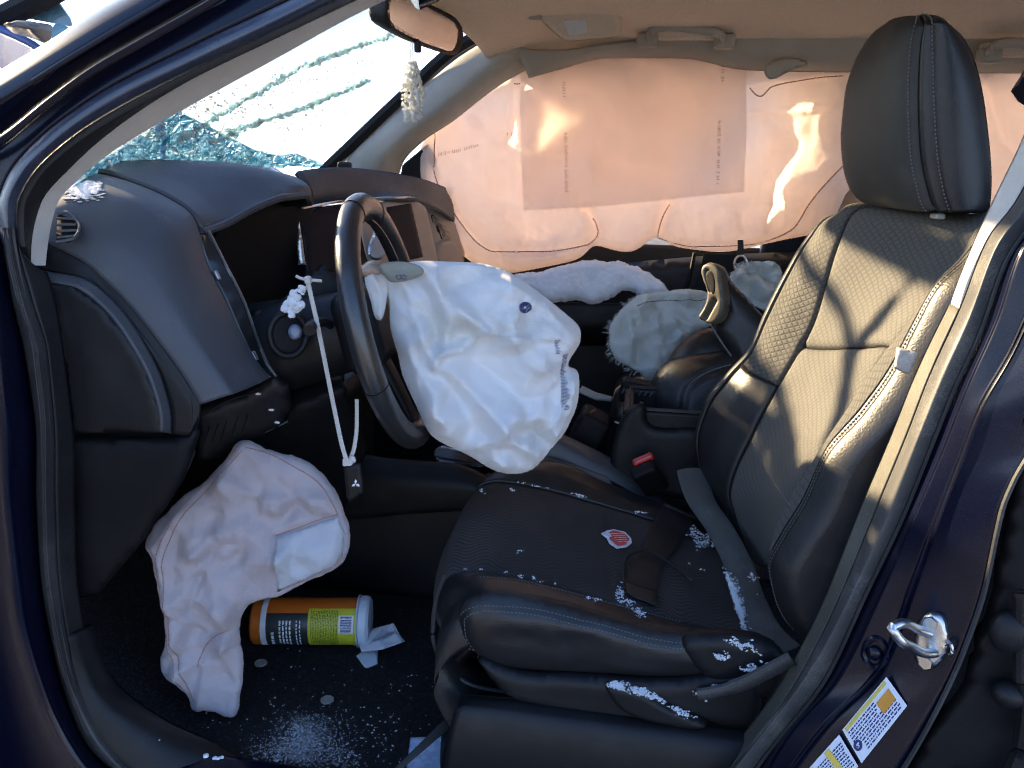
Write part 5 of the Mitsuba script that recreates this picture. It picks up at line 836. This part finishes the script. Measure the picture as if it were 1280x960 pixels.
add(f'{CN_}__body', disc(0, .99, RC), ORG, 35); add(f'{CN_}__label', cyl(.10, .15, -20, 170, RC+.0012), WHT, True, lab='white band of the label'); add(f'{CN_}__label', cyl(.155, .52, 42, 170, RC+.0010), BLK, True, lab='black part of the label'); add(f'{CN_}__label', cyl(.525, .955, 30, 170, RC+.0012), YEL, True, lab='yellow part of the label')
add(f'{CN_}__lid', disc(.95, 1.06, RC+.004, .005), LID, 35, lab='white lid'); add(f'{CN_}__lid__rim', tube(ring([ca+ax*Lc*.955+(RC+.005)*(math.cos(q)*c_u+math.sin(q)*c_v) for q in np.linspace(0, 6.28, 25)[:-1]], 60), .0014, 5, closed=True), LID)
g = np.random.default_rng(77); ms = []
for k in range(17):
    t = .55+k*.0145; a = 36
    while a < 128: l = g.uniform(3, 11); ms.append(cyl(t, t+.006, a, a+l, RC+.0019, .0004, 4)); a += l+2.5
add(f'{CN_}__small_print', cat(ms), GRN, False); ms = []
for k, (t, h) in enumerate(((.20, .035), (.27, .02), (.30, .02), (.33, .02), (.36, .02), (.42, .014), (.45, .014))):
    a = 60 if k else 88
    while a < 128: l = g.uniform(4, 12); ms.append(cyl(t, t+h*.7, a, a+l, RC+.0017, .0004, 4)); a += l+3
add(f'{CN_}__small_print', cat(ms), WHT, False)
add(f'{CN_}__bar_code_label', cyl(.80, .93, 48, 92, RC+.0022, .0004), WHT, True); add(f'{CN_}__bar_code_label__bar', cat([cyl(.815, .915, a, a+w_, RC+.003, .0004, 4) for a, w_ in zip(np.linspace(51, 88, 11), g.uniform(1, 2.2, 11))]), INK, False)
def paper(key, label, pts, dz, fold, m=PAPER, cat_='paper scrap', tilt=None):
    thing(key, label, cat_); O_ = at(pts[0][0], pts[0][1], Z=.006+dz); pl = PL(O_, tilt or (.05, -.25, 1)); p = Pillow(pl, pts, .0012, .003, .001, .006, fold, [(.006, 30, 30)], len(label), smooth=False); add(f'{key}__sheet', p.mesh, m, True); return p
r1 = paper('crumpled_receipt', 'pale crumpled receipt lying against the canister lid', [(449, 807), (466, 786), (492, 779), (500, 794), (506, 802), (478, 812), (452, 815)], .02, [([(455, 812), (500, 790)], .004, .006)])
add('crumpled_receipt__print', cat([tube([r1.on(462+k*4, 806-k*1.2), r1.on(480+k*3, 786+k*1.2)], .0005, 4) for k in range(6)]), INK)
paper('paper_scrap', 'small white paper scrap below the receipt by the canister', [(445, 820), (452, 815), (472, 813), (472, 830), (457, 836)], .0, [])
paper('paper_scrap_001', 'folded white paper corner sticking up beside the seat rail', [(560, 866), (570, 848), (588, 852), (576, 872), (568, 896)], .05, [([(572, 850), (568, 890)], .006, .004)], tilt=(-.3, -1, .3)); 
pb_ = paper('frosted_paper', 'frosted bluish paper square on the floor at the bottom edge', [(513, 922), (556, 920), (553, 975), (506, 975)], .01, [], mat('paper_blue', dusty((.36, .46, .62), (.56, .64, .74), 120., .4, .7), .7))
for k, (x, y) in enumerate(((326, 829), (409, 875))):
    key = 'coin' if not k else f'coin_{k:03d}'; thing(key, ('round dull coin on the dark floor left of the canister' if not k else 'round coin on the dark floor below the canister'), 'coin'); c = at(x, y, Z=.007); add(f'{key}__disc', tube([c-np.array([0, 0, .001]), c+np.array([0, 0, .001])], .0115, 20, ref=(1, 0, 0)), mat(f'coin_metal_{k}', speck((.26, .24, .21), (.42, .38, .32), 300.), .5), 30)
    add(f'{key}__rim', tube(ring([c+np.array([.0106*math.cos(q), .0106*math.sin(q), .0016]) for q in np.linspace(0, 6.28, 13)[:-1]], 24), .0006, 4, closed=True), 'coin_metal_'+str(k))
def floorsnow(name, label, spots, seed, r=(.001, .003), z=.004):
    thing(name, label, 'snow', kind='stuff'); g = np.random.default_rng(seed); cs = []
    for x, y, sx, sy, n in spots:
        a = np.c_[g.normal(x, sx, n), g.normal(y, sy, n)]; cs += [at(p, q, Z=z) for p, q in a]
    add(name, crumbs(cs, *r, seed, 0, (1.3, 1.3, .5)), SNOW, True)
floorsnow('floor_snow', 'fine snow dusted over the black floor mat below the canister', [(385, 920, 22, 15, 1500), (360, 942, 26, 12, 1000), (425, 947, 14, 10, 300)], 51, (.0003, .0008))
floorsnow('floor_debris', 'scattered white grit and glass crumbs over the footwell floor', [(400, 860, 110, 50, 60), (500, 880, 40, 50, 50), (470, 925, 20, 18, 60), (270, 890, 40, 20, 16)], 52, (.0004, .0015))
thing('snow_patch_007', 'small snow smear on the front door sill at the left', 'snow'); add('snow_patch_007__grains', crumbs([at(180+rng.normal(0, 10), 930+rng.normal(0, 3), .04) for _ in range(40)], .001, .003, 7), SNOW, True, kind='stuff')
thing('snow_patch_008', 'white snow bit stuck to the dark hinge pillar at the left edge', 'snow'); add('snow_patch_008__grains', crumbs([at(0+rng.normal(0, 3), 858+rng.normal(0, 11), -.035) for _ in range(90)], .002, .005, 8), SNOW, True, kind='stuff')
thing('snow_patch_009', 'snow lump on the door sill at the bottom edge', 'snow'); add('snow_patch_009__grains', crumbs([at(268+rng.normal(0, 7), 956+rng.normal(0, 5), .06) for _ in range(70)], .002, .005, 9), SNOW, True, kind='stuff')
thing('snow_patch_010', 'thin bright snow and frost on the dashboard end above the small vent', 'snow')
sp10 = [(x, y) for x, y in zip(rng.normal(103, 12, 500), rng.normal(236, 6.5, 500)) if 76 < x < 130 and abs(y-240+(x-100)*.1) < 13]; add('snow_patch_010__grains', crumbs([q for q in (hit(pod, a, b, .0003) for a, b in sp10) if q is not None], .0014, .0036, 10, 0, (1.5, 1.5, .35)), SNOW, True, kind='stuff')
# ------------------------------------------------------------------ cable tie and key tag
CT = 'cable_tie'; thing(CT, 'long white cable tie hanging from the steering column stalk', 'cable tie')
add(f'{CT}__strap', tube(PX([(384, 347), (387, 362), (396, 402), (406, 452), (418, 512), (430, 566), (434, 577)], .225), .0016, 8, 50, .0036, (0, 1, 0)), TRIM); add(f'{CT}__strap', tube(PX([(446, 499), (446, 530), (443, 558), (436, 577)], .235), .0014, 8, 30, .0032, (0, 1, 0)), TRIM)
add(f'{CT}__head', cat([tube(PX([(370, 345), (380, 349), (387, 350), (402, 351)], .225), .0024, 6, 16), rbox(at(385, 350, .222), (.010, .008, .012), .003), tube(PX([(384, 350), (382, 362), (380, 366)], .228), .0012, 5, 8)]), TRIM); add(f'{CT}__buckle', cat([rbox(at(435, 578, .228), (.016, .008, .012), .002), lump(at(440, 574, .228), .006, 2, (1, .7, 1), 2)]), TRIM)
thing('key_tag', 'dark key tag with a white three diamond emblem hanging on the cable tie', 'key tag')
kt = Pillow(YP(.226), [(429, 582), (451, 578), (455, 610), (454, 618), (438, 628), (433, 622)], .004, .005, .006, .004, smooth=False); add('key_tag__plate', kt.mesh, PLB, True)
def dia(cx, cy, dx, dy): return [kt.on(cx, cy, .0004), kt.on(cx+dx-dy*.58, cy+dy+dx*.58, .0004), kt.on(cx+2*dx, cy+2*dy, .0004), kt.on(cx+dx+dy*.58, cy+dy-dx*.58, .0004)]
for ang in (-90, 30, 150): add('key_tag__emblem_diamond', quad(dia(446, 603.5, 2.9*math.cos(math.radians(ang)), 2.9*math.sin(math.radians(ang))), .0008), WHT, False)
# ------------------------------------------------------------------ rear-view mirror and beaded ornament
RM = 'rearview_mirror'; thing(RM, 'interior rear-view mirror with beige reflection at the top of the windshield', 'mirror')
mpl = PL(at(530, 32, .72), (.95, -.24, -.20)); mo = [(487, -14), (480, 6), (481, 28), (490, 38), (520, 54), (556, 67), (572, 66), (578, 46), (576, 32), (566, 20), (530, 2), (500, -14)]; mi_o = [(490, -10), (485, 8), (486, 26), (494, 35), (522, 50), (555, 62), (567, 61), (573, 44), (571, 33), (562, 24), (528, 6), (502, -9)]
add(f'{RM}__housing', Pillow(mpl, mo, .004, .006, .035, .004).mesh, PLB, True); mg = Pillow(PL(mpl.O+mpl.n*.0042, mpl.n), mi_o, .0012, .002, .001, .005); add(f'{RM}__glass', mg.mesh, 'mirror_glass', False)
add(f'{RM}__lever', rbox(at(522, 58, .70), (.012, .012, .022), .003), PLB); add(f'{RM}__stem', tube([mpl.p3(528, 20)-mpl.n*.03, mpl.p3(528, 0)-mpl.n*.07, mpl.p3(524, -40)-mpl.n*.11], .010, 8), PLB)
BO = 'beaded_ornament'; thing(BO, 'clear crystal beaded ornament hanging from the mirror', 'ornament')
add(f'{BO}__cord', tube(PX([(513, 50), (513, 62), (514, 80)], .70), .0014, 5, 12), 'crystal'); add(f'{BO}__cord', tube(PX([(516, 52), (516, 66), (517, 82)], .70), .0014, 5, 12), 'crystal')
g = np.random.default_rng(15); bd = []
for k in range(46):
    y = 78+k*1.6; hw = np.interp(y, [78, 92, 118, 134, 152], [4, 9, 15, 11, 10])
    for _ in range(7): bd.append(lump(at(515+(y-80)*.01+g.uniform(-hw, hw), y+g.normal(0, 1), .70+g.uniform(-.012, .012)), g.uniform(.0022, .0042), int(g.integers(50)), (1, 1, 1), 1, .25))
add(f'{BO}__beads', cat(bd), 'crystal', False, kind='stuff')
# ------------------------------------------------------------------ the vehicle parked beyond the hood
PT = 'parked_truck'; thing(PT, 'blue truck parked beyond the front pillar, with its dark door mirror', 'truck')
def tq(pts, Y): return [at(a, b, Y) for a, b in pts]
tb = at(40, 60, 2.5)
td = np.array([-.62, .78, 0]); tl = np.array([.78, .62, 0]); TRm = np.stack([tl, td, [0, 0, 1]], 1); tp0 = at(96, 60, 2.6); tp0[2] = 0
add(f'{PT}__hood', rbox(tp0-tl*1.1+td*1.0+np.array([0, 0, .72]), (2.1, 1.9, .9), .12, TRm), mat('truck_paint', speck((.05, .08, .22), (.09, .13, .30), 800.), .3, clearcoat=.8), 40)
add(f'{PT}__fender', loft([[at(a, b, 2.45)+td*y for y in (0, .5, 1.6)] for a, b in ((-80, 8), (-20, 24), (20, 40), (52, 58), (66, 80), (74, 130))], .03, 30, face=(.3, -1, .6)), 'truck_paint', True, lab='blue front wing of the truck')
add(f'{PT}__cab_body', rbox(tp0-tl*3.8+td*1.0+np.array([0, 0, .55]), (3.2, 1.9, 1.3), .15, TRm), 'truck_paint', 40)
add(f'{PT}__window', quad(tq([(16, 20), (70, -4), (88, 22), (92, 34), (20, 34)], 2.62)[:4], .012), CARGL, False, lab='pale blue side window of the truck'); add(f'{PT}__window_frame', tube(tq([(-30, 34), (0, 24), (40, 4), (74, -14)], 2.55), .05, 8), PLK); 
add(f'{PT}__door_mirror', Pillow(PL(at(50, 38, 2.40), (.2, -1, .1)), [(10, 34), (20, 28), (44, 28), (60, 30), (66, 34), (64, 48), (58, 54), (40, 48), (14, 40)], .10, .06, .05, .02).mesh, mat('mirror_shell', (.10, .085, .075), .4), True, lab='dark door mirror of the truck'); add(f'{PT}__door_mirror__glass', Pillow(PL(at(74, 40, 2.30), (.8, -.6, .1)), [(66, 34), (72, 29), (82, 32), (88, 38), (76, 48), (66, 50)], .01, .02, .03, .015).mesh, CARGL, 30)
for k in (.7, 4.2): wc = tp0-tl*k+td*.06+np.array([0, 0, -.10]); add(f'{PT}__wheel', tube([wc, wc+td*.24], .37, 28), RUB)
